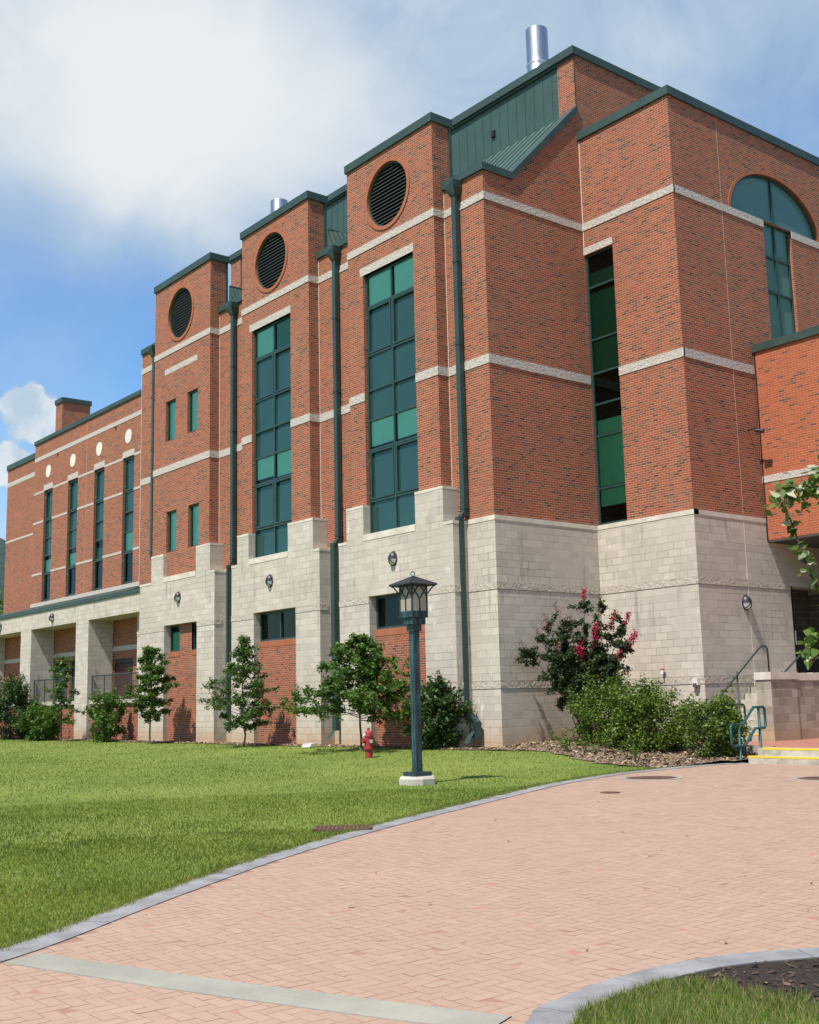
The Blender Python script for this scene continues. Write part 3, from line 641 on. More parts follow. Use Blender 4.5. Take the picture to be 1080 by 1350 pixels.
# name: brick x0,x1, upper stone x0,x1, lower stone x0,x1, window x0,x1, circle
TOW = [dict(b=(-28.5, -24.25), us=(-28.58, -24.02), ls=(-29.0, -23.63), w=(-27.72, -25.24), c=-26.42),
       dict(b=(-35.05, -30.75), us=(-35.12, -30.41), ls=(-35.5, -30.06), w=(-34.36, -31.87), c=-33.1),
       dict(b=(-41.95, -37.38), us=(-41.72, -37.05), ls=(-42.70, -36.71), w=(-40.72, -38.1), c=-39.78)]
for n_, T in enumerate(TOW):
    b0, b1 = T['b']; u0, u1 = T['us']; l0, l1 = T['ls']; w0, w1 = T['w']; cc = T['c']; cz, cr = 16.70, 1.11
    # brick shaft
    mb = MB(F_, YT); holes = [(cc-1.15, cc+1.15, cz-1.15, cz+1.15)]
    if n_ < 2: holes.append((w0, w1, 6.2, 14.46, 0.17))
    else:
        sm = [(-40.94, -40.09, 11.70, 13.33), (-39.14, -38.31, 11.70, 13.33), (-40.78, -39.95, 7.28, 8.88), (-39.0, -38.17, 7.28, 8.88)]
        holes += [(*h, 0.15) for h in sm]
    mb.wall(b0, b1, 6.2, 18.14, holes); mb.ringfill(cc, cz, cr, 1.15, 0, 0.22)
    for z0, z1, d in ((6.2, 16.2, YR), (16.2, 18.14, 21.3)):                              # right and left returns
        mb.face([(b1, YT, z0), (b1, d, z0), (b1, d, z1), (b1, YT, z1)]); mb.face([(b0, YT, z0), (b0, d, z0), (b0, d, z1), (b0, YT, z1)])
    mb.rect(b0, b1, 16.0, 18.14, 0.65)
    P2(mb, 'brick_tower', 'brick')
    # coping, back flashing
    mb = MB(F_, YT); mb.box(b0-0.06, b1+0.06, -0.06, 0.78, 18.14, 18.4); P2(mb, 'coping', 'green_metal', bevel=0.012)
    mb = MB(F_, YT); mb.box(b1-0.06, b1+0.03, 0.653, 0.74, 16.3, 18.137); mb.box(b0-0.03, b1-0.06, 0.653, 0.70, 16.3, 18.137); P2(mb, 'back_flashing', 'green_metal')
    # round louvre: brick ring, slats, dark back
    mb = MB(F_, YT); N = 56
    for k in range(N):
        a, b = 2*math.pi*k/N, 2*math.pi*(k+1)/N
        r0, r1 = 1.0, 1.12
        pt = lambda r, t_, w: mb.P(cc+r*math.cos(t_), w, cz+r*math.sin(t_))
        mb.face((pt(r0, a, -0.03), pt(r1, a, -0.03), pt(r1, b, -0.03), pt(r0, b, -0.03)))
        mb.face((pt(r1, a, -0.03), pt(r1, b, -0.03), pt(r1, b, 0.01), pt(r1, a, 0.01)))
        mb.face((pt(r0, a, -0.03), pt(r0, b, -0.03), pt(r0, b, 0.2), pt(r0, a, 0.2)))
    ring = P2(mb, 'round_louvre', 'rowlock_brick')
    mb = MB(F_, YT)
    for k in range(N):
        a, b = 2*math.pi*k/N, 2*math.pi*(k+1)/N
        pt = lambda r, t_, w: mb.P(cc+r*math.cos(t_), w, cz+r*math.sin(t_))
        for q in ((0.998, 0.955, 0.05, 0.05), (0.998, 0.998, 0.05, 0.1), (0.955, 0.955, 0.05, 0.2)):
            mb.face((pt(q[0], a, q[2]), pt(q[0], b, q[2]), pt(q[1], b, q[3]), pt(q[1], a, q[3])))
    P2(mb, 'louvre_frame', 'green_metal', ring)
    mb = MB(F_, YT)
    for k in range(-8, 9):
        z = k*0.116; hw = math.sqrt(max(0.0, 0.96**2-z*z))
        if hw > 0.05:
            A, B = cc-hw, cc+hw; z += cz
            mb.k = 0; mb.face((mb.P(A, 0.17, z+0.085), mb.P(B, 0.17, z+0.085), mb.P(B, 0.075, z-0.008), mb.P(A, 0.075, z-0.008)))
            mb.k = 1; mb.face((mb.P(A, 0.075, z-0.008), mb.P(B, 0.075, z-0.008), mb.P(B, 0.075, z-0.030), mb.P(A, 0.075, z-0.030))); mb.k = 0
    mb.face([mb.P(cc+0.95*math.cos(2*math.pi*k/N), 0.21, cz+0.95*math.sin(2*math.pi*k/N)) for k in range(N)])
    P2(mb, 'louvre_slats', ['louvre_black', 'louvre_lip'], ring)
    # string courses
    mb = MB(F_, YT); mb.box(b0-0.012, b1+0.02, -0.02, 0.4, SB, 15.45)
    segs = ((b0, w0), (w1, b1)) if n_ < 2 else ((b0, b1),)
    for a, b in segs: mb.box(a-(0.012 if a == b0 else 0), b+(0.02 if b == b1 else -0.002), -0.02, 0.4 if b == b1 else 0.12, MBz, 10.72)
    if n_ < 2: mb.box(w0-0.16, w1+0.02, -0.008, 0.12, 14.46, 14.72)
    else: mb.box(-41.05, -38.37, -0.008, 0.05, 14.44, 14.66)
    P2s(mb, 'string_course', 'string_stone')
    # stone base: two pilasters, lower block with the opening
    op = {0: (-27.49, -24.93), 1: (-34.02, -31.44), 2: (-40.58, -38.0)}[n_]
    mb = MB(F_, YS); iw = (w0, w1)
    for a, b in ((u0, iw[0]+(0.006 if n_ < 2 else 0.02)), (iw[1]-0.006, u1)):
        mb.rect(a, b, LO, HI-0.08); mb.rect(a, b, LO, HI-0.08, 0.3)
        for q in (a, b): mb.face((mb.P(q, 0, LO), mb.P(q, 0.56, LO), mb.P(q, 0.56, HI-0.08), mb.P(q, 0, HI-0.08)))
    mb.rect(u0, w0+0.006, LO-0.08, LO); mb.rect(w1-0.006, u1, LO-0.08, LO); mb.wall(l0, l1, -0.4, LO-0.08, [(op[0], op[1], -1, 4.45, 0.32), (l0, l1, 4.24, 4.45), (l0, l1, 1.64, 1.84)])
    mb.wall(l0, op[0], 4.24, 4.45, (), 0.012); mb.wall(op[1], l1, 4.24, 4.45, (), 0.012); mb.wall(l0, op[0], 1.64, 1.84, (), 0.012); mb.wall(op[1], l1, 1.64, 1.84, (), 0.012)
    for q in (l0, l1): mb.face((mb.P(q, 0, -0.4), mb.P(q, 0.6, -0.4), mb.P(q, 0.6, LO-0.08), mb.P(q, 0, LO-0.08)))
    P2(mb, 'stone_base', 'stone')
    mb = MB(F_, YS)                                        # split-face bands
    for a, b in ((l0, op[0]), (op[1], l1)):
        for z0, z1 in ((4.25, 4.445), (1.645, 1.835)): mb.box(a+(0.004 if a != l0 else -0.015), b+(0.018 if b == l1 else -0.004), -0.010, 0.3 if b == l1 else 0.008, z0, z1)
    P2s(mb, 'split_stone_band', 'split_stone')
    mb = MB(F_, YS)
    for a, b in ((u0, iw[0]), (iw[1], u1)): mb.box(a-0.006, b+(0.006 if b == u1 else 0.008), -0.008, 0.55, HI-0.08, HI)
    mb.box(l0-0.012, u0, -0.012, 0.5, LO-0.08, LO); mb.box(u1, l1+0.012, -0.012, 0.5, LO-0.08, LO)
    mb.box(w0+0.012, w1-0.012, -0.012, 0.35, LO-0.08, LO+0.11)
    P2s(mb, 'stone_cap', 'cap_stone', bevel=0.015)
    # windows
    if n_ < 2:
        mc = (w0+w1)/2+0.04
        bl = [(0, 5, 0.98), (1, 5, 0.98), (0, 2, 0.98, 0.06), (1, 2, 0.98, 0.06)] if n_ == 0 else [(0, 5, 0.98), (1, 5, 1, 0, 'blind_dim'), (0, 2, 0.98, 0.12), (1, 2, 0.98, 0.03)]
        sash = [(0, 4, 1), (1, 4, 1), (0, 1, 1), (1, 1, 1)]
        zs_ = (7.33, 8.91, 9.83, 10.77, 11.88, 13.42)
        # rows from the bottom: 0 sill lights, 1 opening sashes, 2 lights, 3, 4 lights, 5 sashes, 6 top lights
        bl2 = [(i, {5: 6, 2: 2}[j], *r) for i, j, *r in bl]
        window(F_, YT+0.11, w0, w1, 6.32, 14.45, (mc,), zs_, bl2, [(0, 5, 1), (1, 5, 1), (0, 1, 1), (1, 1, 1)])
        window(F_, YS+0.24, op[0]+0.03, op[1]-0.005, 3.48, 4.44, ((op[0]*0.49+op[1]*0.51),), (), clear=[(0, 0), (1, 0)])
        mb = MB(F_, YS+0.2); mb.rect(op[0], op[1], -0.4, 3.27); P2(mb, 'brick_panel', 'brick')
        mb = MB(F_, YS+0.2); mb.box(op[0]+0.002, op[1]-0.002, -0.012, 0.14, 3.275, 3.478); P2s(mb, 'brick_sill', 'rowlock_brick')
    else:
        for h in sm: window(F_, YT+0.1, *h[:4][:2], h[2], h[3], blinds=[(0, 0, 0.97)])
        mb = MB(F_, YS+0.2); mb.wall(op[0], op[1], -0.4, 4.45, [(op[0], -39.66, 3.25, 4.46), (-38.74, op[1], 3.25, 4.46)])
        mb.face([mb.P(-39.66, 0, 3.45), mb.P(-39.66, 0.25, 3.45), mb.P(-39.66, 0.25, 4.45), mb.P(-39.66, 0, 4.45)])
        P2(mb, 'brick_panel', 'brick')
        mb = MB(F_, YS+0.2)
        for a, b in ((op[0]+0.002, -39.66), (-38.74, op[1]-0.002)): mb.box(a, b, -0.012, 0.14, 3.252, 3.448)
        P2s(mb, 'brick_sill', 'rowlock_brick')
        for a, b in ((op[0]+0.01, -39.665), (-38.735, op[1]-0.01)): window(F_, YS+0.27, a, b, 3.45, 4.44, blinds=[(0, 0, 0.74 if a < -40 else 0.66)], glass='green_glass')
        mb = MB(F_, YT); mb.box(w0+0.02, w1, -0.05, 0.05, 6.2, 6.26); P2s(mb, 'stone_cap', 'cap_stone')
# recessed bays between the towers
BAYS = [(-24.25, -22.55), (-30.75, -28.5), (-37.38, -35.05), (-43.95, -41.95)]
for k, (a, b) in enumerate(BAYS):
    mb = MB(F_, YR); mb.wall(a, b, 6.2, 16.1); P2(mb, 'recessed_brick_wall', 'brick')
    mb = MB(F_, YR); mb.box(a, b+(0.015 if k == 0 else 0), -0.018, 0.05, SB, 15.45)
    mb.box(a, b+(0.015 if k == 0 else 0), -0.018, 0.05, MBz, 10.72); P2s(mb, 'string_course', 'string_stone')
    mb = MB(F_, YR-0.04)
    mb.wall(a, b+(0.045 if k == 0 else 0), -0.4, ST-0.13, [(a, b+1, 4.25, 4.45), (a, b+1, 1.64, 1.84)])
    for z0, z1 in ((4.25, 4.45), (1.64, 1.84)): mb.wall(a, b+(0.03 if k == 0 else 0), z0, z1, (), 0.014)
    P2(mb, 'stone_base', 'stone')
    mb = MB(F_, YR-0.04)
    for z0, z1 in ((4.255, 4.445), (1.645, 1.835)): mb.box(a, b+(0.058 if k == 0 else 0), -0.014, 0.03, z0, z1)
    P2s(mb, 'split_stone_band', 'split_stone')
    if k < 3:
        mb = MB(F_, YR-0.04); mb.box(a, b+(0.055 if k == 0 else 0), -0.012, 0.06, ST-0.13, ST); P2s(mb, 'stone_cap', 'cap_stone', bevel=0.012)
    mb = MB(F_, YR); mb.box(a, b-(0.05 if k == 0 else 0), -0.07, 1.15, 16.08, 16.3); P2(mb, 'eave_fascia', 'green_metal', bevel=0.012)
    if k > 0: mb = MB(F_, YR); mb.box(a+0.003, a+0.024, -0.006, 0.01, 6.3, 16.05); P2(mb, 'caulk_joint', 'white_joint')
    else: mb = MB(F_, YR); mb.box(a+0.003, a+0.022, -0.006, 0.01, 7.25, 16.05); P2(mb, 'caulk_joint', 'white_joint')
    # saddle roof behind the eave, falling away from the tower on its left
    if k < 3:
        mb = MB(); za, zb = (17.19 if k else 16.6), 15.85
        Y0, Y1 = 21.42, 21.46; zf = 16.3
        mb.face([(a, Y1, za), (b, Y0, zf-0.05), (b, 23.1, zb), (a, 23.1, za)]); mb.face([(a, Y1, za), (a, Y0, zf-0.05), (b, Y0, zf-0.05)])
        mb.face([(a, Y1, za), (a, 23.1, za), (a, 23.1, za-0.12), (a, Y1, za-0.12)])
        mb.k = 1
        for q in (0.03, 0.28, 0.53, 0.78, 1.03):                # standing seams falling to the eave
            p0 = Vector((a+q, Y1-0.035, za-(za-zf)*q/(b-a))); p1 = Vector((min(a+q+0.45, b-0.05), Y0-0.03, zf)); d_ = Vector((0.045, -0.012, 0.0))
            mb.face([p0, p1, p1+d_, p0+d_])
        P2(mb, 'saddle_roof', ['roof_metal', 'green_metal'])
        mb = MB(); mb.xyz(a-0.005, a+0.05, 21.46, 23.1, za-0.03, za+0.07); P2(mb, 'roof_trim', 'green_metal')
# end wall of the main block (faces right), with the raking parapet
XA = -22.55
mb = MB(X_, XA); mb.poly([(YR, 6.2), (45, 6.2), (45, 21.0), (25.08, 21.0), (25.08, 19.1), (22.17, 16.09), (YR, 16.09)])
P2(mb, 'brick_end_wall', 'brick')
mb = MB(X_, XA); mb.box(YR, 25.1, -0.02, 0.05, SB, 15.45); mb.box(YR, 25.1, -0.02, 0.05, MBz, 10.72); P2s(mb, 'string_course', 'string_stone')
XS = XA+0.045
mb = MB(X_, XS); mb.wall(YR-0.04, 25.1, -0.4, ST-0.13, [(0, 30, 4.25, 4.45), (0, 30, 1.64, 1.84)])
for z0, z1 in ((4.25, 4.45), (1.64, 1.84)): mb.wall(YR-0.02, 25.1, z0, z1, (), 0.014)
P2(mb, 'stone_base', 'stone')
mb = MB(X_, XS); mb.box(YR-0.05, 25.1, -0.016, 0.03, 4.255, 4.445); mb.box(YR-0.05, 25.1, -0.016, 0.03, 1.645, 1.835); P2s(mb, 'split_stone_band', 'split_stone')
mb = MB(X_, XS); mb.box(YR-0.05, 25.0, -0.012, 0.06, ST-0.13, ST); P2s(mb, 'stone_cap', 'cap_stone', bevel=0.012)
# eave return and raking trim on the end wall
mb = MB(X_, XA); mb.box(YR-0.07, 22.17, -0.06, 0.048, 16.08, 16.3)
def rake(w0, w1, dz0, dz1):
    p = [(22.17, 16.08), (25.06, 19.08)]
    for w in (w0, w1): mb.face([mb.P(p[0][0], w, p[0][1]+dz0), mb.P(p[1][0], w, p[1][1]+dz0), mb.P(p[1][0], w, p[1][1]+dz1), mb.P(p[0][0], w, p[0][1]+dz1)])
    for dz in (dz0, dz1): mb.face([mb.P(p[0][0], w0, p[0][1]+dz), mb.P(p[1][0], w0, p[1][1]+dz), mb.P(p[1][0], w1, p[1][1]+dz), mb.P(p[0][0], w1, p[0][1]+dz)])
    mb.face([mb.P(p[0][0], w0, p[0][1]+dz0), mb.P(p[0][0], w1, p[0][1]+dz0), mb.P(p[0][0], w1, p[0][1]+dz1), mb.P(p[0][0], w0, p[0][1]+dz1)])
rake(-0.06, 0.3, 0.0, 0.24); P2(mb, 'raking_trim', 'green_metal')
# lean-to metal roof between eave and clerestory
mb = MB(); xl, xr = -43.95, XA-0.28; yb0, zb0, yb1, zb1 = 22.15, 16.22, 25.06, 19.2
mb.face([(xl, yb0, zb0), (xr, yb0, zb0), (xr, yb1, zb1), (xl, yb1, zb1)]); mb.face([(xl, 21.06, 16.2), (xr, 21.06, 16.2), (xr, yb0, zb0), (xl, yb0, zb0)])
q = xr-0.05; mb.k = 1
while q > xl:
    for dx in (0.0, -0.035): mb.face([(q+dx, yb0, zb0), (q+dx, yb1, zb1), (q+dx, yb1-0.013, zb1+0.02), (q+dx, yb0-0.013, zb0+0.02)])
    mb.face([(q, yb0-0.013, zb0+0.02), (q, yb1-0.013, zb1+0.02), (q-0.035, yb1-0.013, zb1+0.02), (q-0.035, yb0-0.013, zb0+0.02)]); q -= 0.40
P2(mb, 'sloped_metal_roof', ['roof_metal', 'green_metal'])
# clerestory storey
YC, CX0 = 25.05, -43.5
mb = MB(F_, YC); mb.rect(CX0+0.85, -23.25, 19.0, 21.0, 0.04)
q = CX0+0.9
while q < -23.3: mb.box(q, q+0.03, 0.026, 0.04, 19.15, 20.98); q += 0.405
P2(mb, 'clerestory_panel', 'green_panel')
mb = MB(F_, YC); mb.rect(-23.25, XA, 18.9, 21.0); mb.face([(-23.25, YC, 18.9), (-23.25, YC+0.06, 18.9), (-23.25, YC+0.06, 21), (-23.25, YC, 21)]); P2(mb, 'brick_end_pier', 'brick')
mb = MB(F_, YC); mb.rect(CX0, CX0+0.85, 18.6, 21.0)
for q in (CX0+0.85,): mb.face([(q, YC, 18.9), (q, YC+0.06, 18.9), (q, YC+0.06, 21), (q, YC, 21)])
mb.face([(CX0, YC, 16), (CX0, 45, 16), (CX0, 45, 21), (CX0, YC, 21)]); P2(mb, 'brick_end_pier', 'brick')
mb = MB(F_, YC); mb.box(CX0-0.07, XA+0.07, -0.10, 0.35, 21.0, 21.26); mb.xyz(XA-0.3, XA+0.07, YC+0.35, 45, 21.0, 21.26); mb.box(CX0-0.07, XA+0.01, -0.03, 0.05, 20.92, 20.998); P2(mb, 'coping', 'green_metal', bevel=0.012)
mb = MB(F_, YC); mb.box(-26.34, -26.18, -0.03, 0.06, 19.82, 20.04); P2(mb, 'roof_scupper', 'louvre_black')
mb = MB(F_, YC); mb.box(-36.0, XA-0.3, -0.012, 0.04, 19.06, 19.16); P2(mb, 'roof_flashing', 'green_metal')
mb = MB(); mb.face([(CX0, YC, 20.95), (XA, YC, 20.95), (XA, 45, 20.95), (CX0, 45, 20.95)]); mb.face([(-43.95, 25, 16), (-43.5, 25, 16), (-43.5, 45, 16), (-43.95, 45, 16)]); P2(mb, 'flat_roof', 'roof_gravel')
mb = MB(); mb.face([(-43.95, YR, -0.4), (-43.95, 45, -0.4), (-43.95, 45, 16.1), (-43.95, YR, 16.1)]); P2(mb, 'brick_side_wall', 'brick')
def stack(x, y, r, top, lab):
    mb = MB(); mb.lathe([(r*0.98, 20.9), (r, 20.9), (r, top), (r-0.03, top), (r-0.03, top-1.2)], (x, y, 0), 32)
    for z in (top-2.9, top-1.5): mb.lathe([(r+0.001, z), (r+0.02, z+0.02), (r+0.02, z+0.06), (r+0.001, z+0.08)], (x, y, 0), 32)
    o = mb.build('flue_stack', 'steel', BL, uv=False)
    o.data.polygons.foreach_set('use_smooth', [len(p.vertices) == 4 for p in o.data.polygons]); o['label'] = lab
stack(-28.83, 30.0, 0.43, 26.75, 'tall shiny steel flue stack'); stack(-42.05, 26.7, 0.40, 23.75, 'short shiny steel flue stack')
# right-hand block
XB, YB = -19.12, 25.07
mb = MB(F_, YB); mb.wall(XA, XB, 6.2, 18.14, [(XA+0.004, -21.41, 6.2, 14.46, 0.18)]); P2(mb, 'brick_wall', 'brick')
mb = MB(F_, YB); mb.box(XA, -21.41, -0.006, 0.1, 14.462, 14.68); mb.box(XA+0.02, XB+0.02, -0.02, 0.05, SB, 15.45); mb.box(-21.41, XB+0.02, -0.02, 0.05, MBz, 10.72); P2s(mb, 'string_course', 'string_stone')
mb = MB(F_, YB-0.045); mb.wall(XA, XB+0.045, -0.4, ST-0.13, [(-30, 0, 4.25, 4.45), (-30, 0, 1.64, 1.84)])
for z0, z1 in ((4.25, 4.45), (1.64, 1.84)): mb.wall(XA, XB+0.03, z0, z1, (), 0.014)
P2(mb, 'stone_base', 'stone')
mb = MB(F_, YB-0.045); mb.box(XA, XB+0.058, -0.014, 0.03, 4.255, 4.445); mb.box(XA, XB+0.058, -0.014, 0.03, 1.645, 1.835); P2s(mb, 'split_stone_band', 'split_stone')
mb = MB(F_, YB-0.045); mb.box(XA+0.06, XB+0.057, -0.012, 0.2, ST-0.13, ST); P2s(mb, 'stone_cap', 'cap_stone', bevel=0.012)
window(F_, YB+0.08, XA+0.012, -21.415, 6.26, 14.455, (), (7.33, 8.88, 9.83, 10.77, 11.8, 13.42), [(0, 0, 1, 0.45, 'blind'), (0, 1, 0.98, 0, 'blind'), (0, 2, 0.5, 0, 'blind'), (0, 4, 0.95, 0.0, 'blind_dim'), (0, 5, 0.9, 0.0, 'blind_dim'), (0, 6, 0.45, 0.0, 'blind_dim')], (), 'green_glass', [(0, 3)])
mb = MB(F_, YB); mb.box(XA-0.02, XB+0.06, -0.06, 0.3, 18.14, 18.4); mb.xyz(XB-0.3, XB+0.06, YB+0.3, 45, 18.14, 18.4); P2(mb, 'coping', 'green_metal', bevel=0.012)
mb = MB(F_, YB); mb.box(XA+0.026, XA+0.046, -0.006, 0.01, 14.7, 18.1); P2(mb, 'caulk_joint', 'white_joint')
mb = MB(); mb.face([(XA, YB, 17.9), (XB, YB, 17.9), (XB, 45, 17.9), (XA, 45, 17.9)]); P2(mb, 'flat_roof', 'roof_gravel')
# its right face with the arched window
AC, AR, Z0 = 30.0, 2.3, 15.45                    # arch centre, radius, spring line
mb = MB(X_, XB); mb.wall(YB, 45, 6.2, 18.14, [(AC-2.5, AC+2.5, Z0, 18.0), (29.3, 30.76, 6.2, Z0, 0.22)])
mb.wall(29.3, 30.76, 6.2, 9.0, (), 0.0)
N = 40
pts = [(AC-AR*math.cos(math.pi*k/N), Z0+AR*0.67*math.sin(math.pi*k/N)) for k in range(N+1)]
AH = 0.67
for k in range(N):
    a, b = pts[k], pts[k+1]; ta = (AC-2.5+5*k/N, 18.0); tb = (AC-2.5+5*(k+1)/N, 18.0)
    mb.poly([a, b, tb, ta]); mb.face([mb.P(a[0], 0, a[1]), mb.P(b[0], 0, b[1]), mb.P(b[0], 0.22, b[1]), mb.P(a[0], 0.22, a[1])])
mb.poly([(AC-2.5, Z0), pts[0], (AC-2.5, 18.0)]); mb.poly([(AC+2.5, Z0), pts[-1], (AC+2.5, 18.0)])
P2(mb, 'brick_wall', 'brick')
mb = MB(X_, XB)
for k in range(N):
    a, b = pts[k], pts[k+1]; e = 0.11
    A = (AC+(a[0]-AC)*(1+e/AR), Z0+(a[1]-Z0)*(1+e/AR)); B = (AC+(b[0]-AC)*(1+e/AR), Z0+(b[1]-Z0)*(1+e/AR))
    mb.poly([a, b, B, A], -0.02); mb.face([mb.P(*(A[0], -0.02, A[1])), mb.P(B[0], -0.02, B[1]), mb.P(B[0], 0.01, B[1]), mb.P(A[0], 0.01, A[1])])
    mb.face([mb.P(a[0], -0.02, a[1]), mb.P(b[0], -0.02, b[1]), mb.P(b[0], 0.1, b[1]), mb.P(a[0], 0.1, a[1])])
P2(mb, 'arch_ring', 'rowlock_brick')
f = MB(X_, XB+(-0.10))
for k in range(N):
    a, b = pts[k], pts[k+1]; e = 0.09
    A = (AC+(a[0]-AC)*(1-e/AR), Z0+(a[1]-Z0)*(1-e/AR)); B = (AC+(b[0]-AC)*(1-e/AR), Z0+(b[1]-Z0)*(1-e/AR))
    f.poly([a, b, B, A]); f.face([f.P(A[0], 0, A[1]), f.P(B[0], 0, B[1]), f.P(B[0], 0.1, B[1]), f.P(A[0], 0.1, A[1])])
f.box(AC-AR+0.06, AC+AR-0.06, -0.004, 0.09, Z0-0.03, Z0+0.05); f.box(AC-0.035, AC+0.035, -0.012, 0.1, 9.2, Z0+AR*AH-0.03)
f.box(29.3, 29.37, -0.002, 0.1, 9.0, Z0-0.03); f.box(30.69, 30.76, -0.002, 0.1, 9.0, Z0-0.03)
for z in (14.38, 13.28, 11.75, 10.2): f.box(29.37, AC-0.035, -0.006, 0.09, z-0.03, z+0.03); f.box(AC+0.035, 30.69, -0.006, 0.09, z-0.03, z+0.03)
aw = P2(f, 'arched_window', 'window_frame')
mb = MB(X_, XB-0.10); mb.poly(([p for p in pts if p[0] <= AC]+[(AC, Z0)])[::-1], 0.05); P2(mb, 'pane', 'arch_glass', aw)
mb = MB(X_, XB-0.10); mb.poly(([p for p in pts if p[0] >= AC]+[(AC, Z0)])[::-1], 0.05); P2(mb, 'pane', 'arch_glass', aw)
for a, b in ((29.34, AC), (AC, 30.72)):
    for z0, z1 in ((Z0-1.07, Z0-0.02), (13.28, 14.38), (11.75, 13.28), (10.2, 11.75)):
        mb = MB(X_, XB-0.10); mb.rect(a+0.02, b-0.02, z0, z1, 0.05); P2(mb, 'pane', 'arch_glass', aw)
mb = MB(X_, XB); mb.box(YB, 29.3, -0.02, 0.05, SB, Z0-0.002); mb.box(30.76, 45, -0.02, 0.05, SB, Z0-0.002); mb.box(YB, 28.4, -0.02, 0.05, MBz, 10.72); P2s(mb, 'string_course', 'string_stone')
mb = MB(X_, XB); mb.box(27.27, 27.292, -0.005, 0.01, 6.3, 18.1); P2(mb, 'caulk_joint', 'joint_tan')
XBS = XB+0.045
mb = MB(X_, XBS); mb.wall(YB-0.045, 40, -0.4, ST-0.13, [(0, 60, 4.25, 4.45), (0, 29.21, 1.64, 1.84), (29.21, 32.6, 1.86, 4.5, 1.6)])
mb.wall(YB-0.03, 29.21, 4.25, 4.45, (), 0.014); mb.wall(32.6, 40, 4.25, 4.45, (), 0.014); mb.wall(YB-0.03, 29.21, 1.64, 1.84, (), 0.014); P2(mb, 'stone_base', 'stone')
mb = MB(X_, XBS); mb.box(29.212, 32.6, 0.004, 0.5, 4.38, 4.497); P2(mb, 'door_lintel', 'door_soffit')
mb = MB(X_, XBS); mb.box(YB-0.05, 29.2, -0.014, 0.03, 4.255, 4.445); mb.box(YB-0.05, 29.2, -0.014, 0.03, 1.645, 1.835); P2s(mb, 'split_stone_band', 'split_stone')
mb = MB(X_, XBS); mb.box(YB-0.05, 28.9, -0.012, 0.2, ST-0.13, ST); P2s(mb, 'stone_cap', 'cap_stone', bevel=0.012)
mb = MB(X_, XBS); mb.box(27.2, 27.222, -0.005, 0.01, 1.9, 6.1); P2(mb, 'caulk_joint', 'white_joint')
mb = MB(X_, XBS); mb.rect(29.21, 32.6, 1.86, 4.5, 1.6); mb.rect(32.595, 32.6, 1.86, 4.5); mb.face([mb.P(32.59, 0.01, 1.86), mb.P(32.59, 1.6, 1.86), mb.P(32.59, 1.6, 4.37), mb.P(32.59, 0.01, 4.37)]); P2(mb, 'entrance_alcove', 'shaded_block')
mb = MB(X_, XBS); mb.box(29.215, 29.36, 0.05, 0.16, 1.87, 4.37); mb.box(29.215, 29.26, 0.16, 1.3, 1.87, 4.37); d_ = P2(mb, 'entrance_door', 'dark_door')
mb = MB(X_, XBS); mb.tube([mb.P(29.3, 0.0, 2.7), mb.P(29.3, 0.0, 3.1)], 0.014); P2(mb, 'door_handle', 'steel', d_, uv=False)
mb = MB(F_, 29.3); mb.rect(-16.4, 8, 0.2, 5.6); mb.face([(-16.4, 29.3, 0.2), (-16.4, 40, 0.2), (-16.4, 40, 5.6), (-16.4, 29.3, 5.6)]); mb.face([(-19.1, 34, 0.2), (-16.4, 34, 0.2), (-16.4, 34, 5.6), (-19.1, 34, 5.6)]); P2(mb, 'entrance_shade_wall', 'shaded_block')  # unseen walls, added to keep light out of the entrance alcove
# right wing, carried over the entrance
YW, ZW0, ZW1 = 28.27, 5.62, 11.1
mb = MB(F_, YW); mb.wall(XB+0.02, 8, ZW0, ZW1); P2(mb, 'brick_wing_wall', 'brick_orange')
mb = MB(F_, YW); mb.box(XB+0.02, 8, -0.016, 0.05, 7.26, 7.46); P2s(mb, 'string_course', 'string_stone')
mb = MB(F_, YW); mb.box(XB+0.0, 8.06, -0.06, 0.3, ZW1, 11.33); P2(mb, 'coping', 'green_metal', bevel=0.012)
mb = MB(F_, YW); mb.box(XB+0.047, XB+0.085, -0.02, 0.06, 5.6, 11.08); P2(mb, 'expansion_joint', 'louvre_black')
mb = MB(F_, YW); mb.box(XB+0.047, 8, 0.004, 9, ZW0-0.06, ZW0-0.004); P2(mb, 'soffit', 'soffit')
mb = MB(); mb.face([(XB, YW, 11.0), (8, YW, 11.0), (8, 40, 11.0), (XB, 40, 11.0)]); P2(mb, 'flat_roof', 'roof_gravel')
mb = MB(); mb.face([(8, YW, -0.4), (8, 40, -0.4), (8, 40, 11), (8, YW, 11)]); P2(mb, 'rear_wall', 'stone')
# floors and back wall behind the windows
mb = MB()
for z in (4.55, 6.05, 10.05, 14.6): mb.face([(-43.9, 21.15, z), (XA-0.05, 21.15, z), (XA-0.05, 45, z), (-43.9, 45, z)])
for z in (6.05, 10.1, 14.6): mb.face([(XA, 25.35, z), (XB-0.4, 25.35, z), (XB-0.4, 45, z), (XA, 45, z)])
mb.face([(-43.9, 26.5, -0.4), (XB-0.4, 26.5, -0.4), (XB-0.4, 26.5, 16), (-43.9, 26.5, 16)]); mb.face([(-64, 45, -1), (8, 45, -1), (8, 45, 21), (-64, 45, 21)])
P2(mb, 'interior_floors', 'interior')
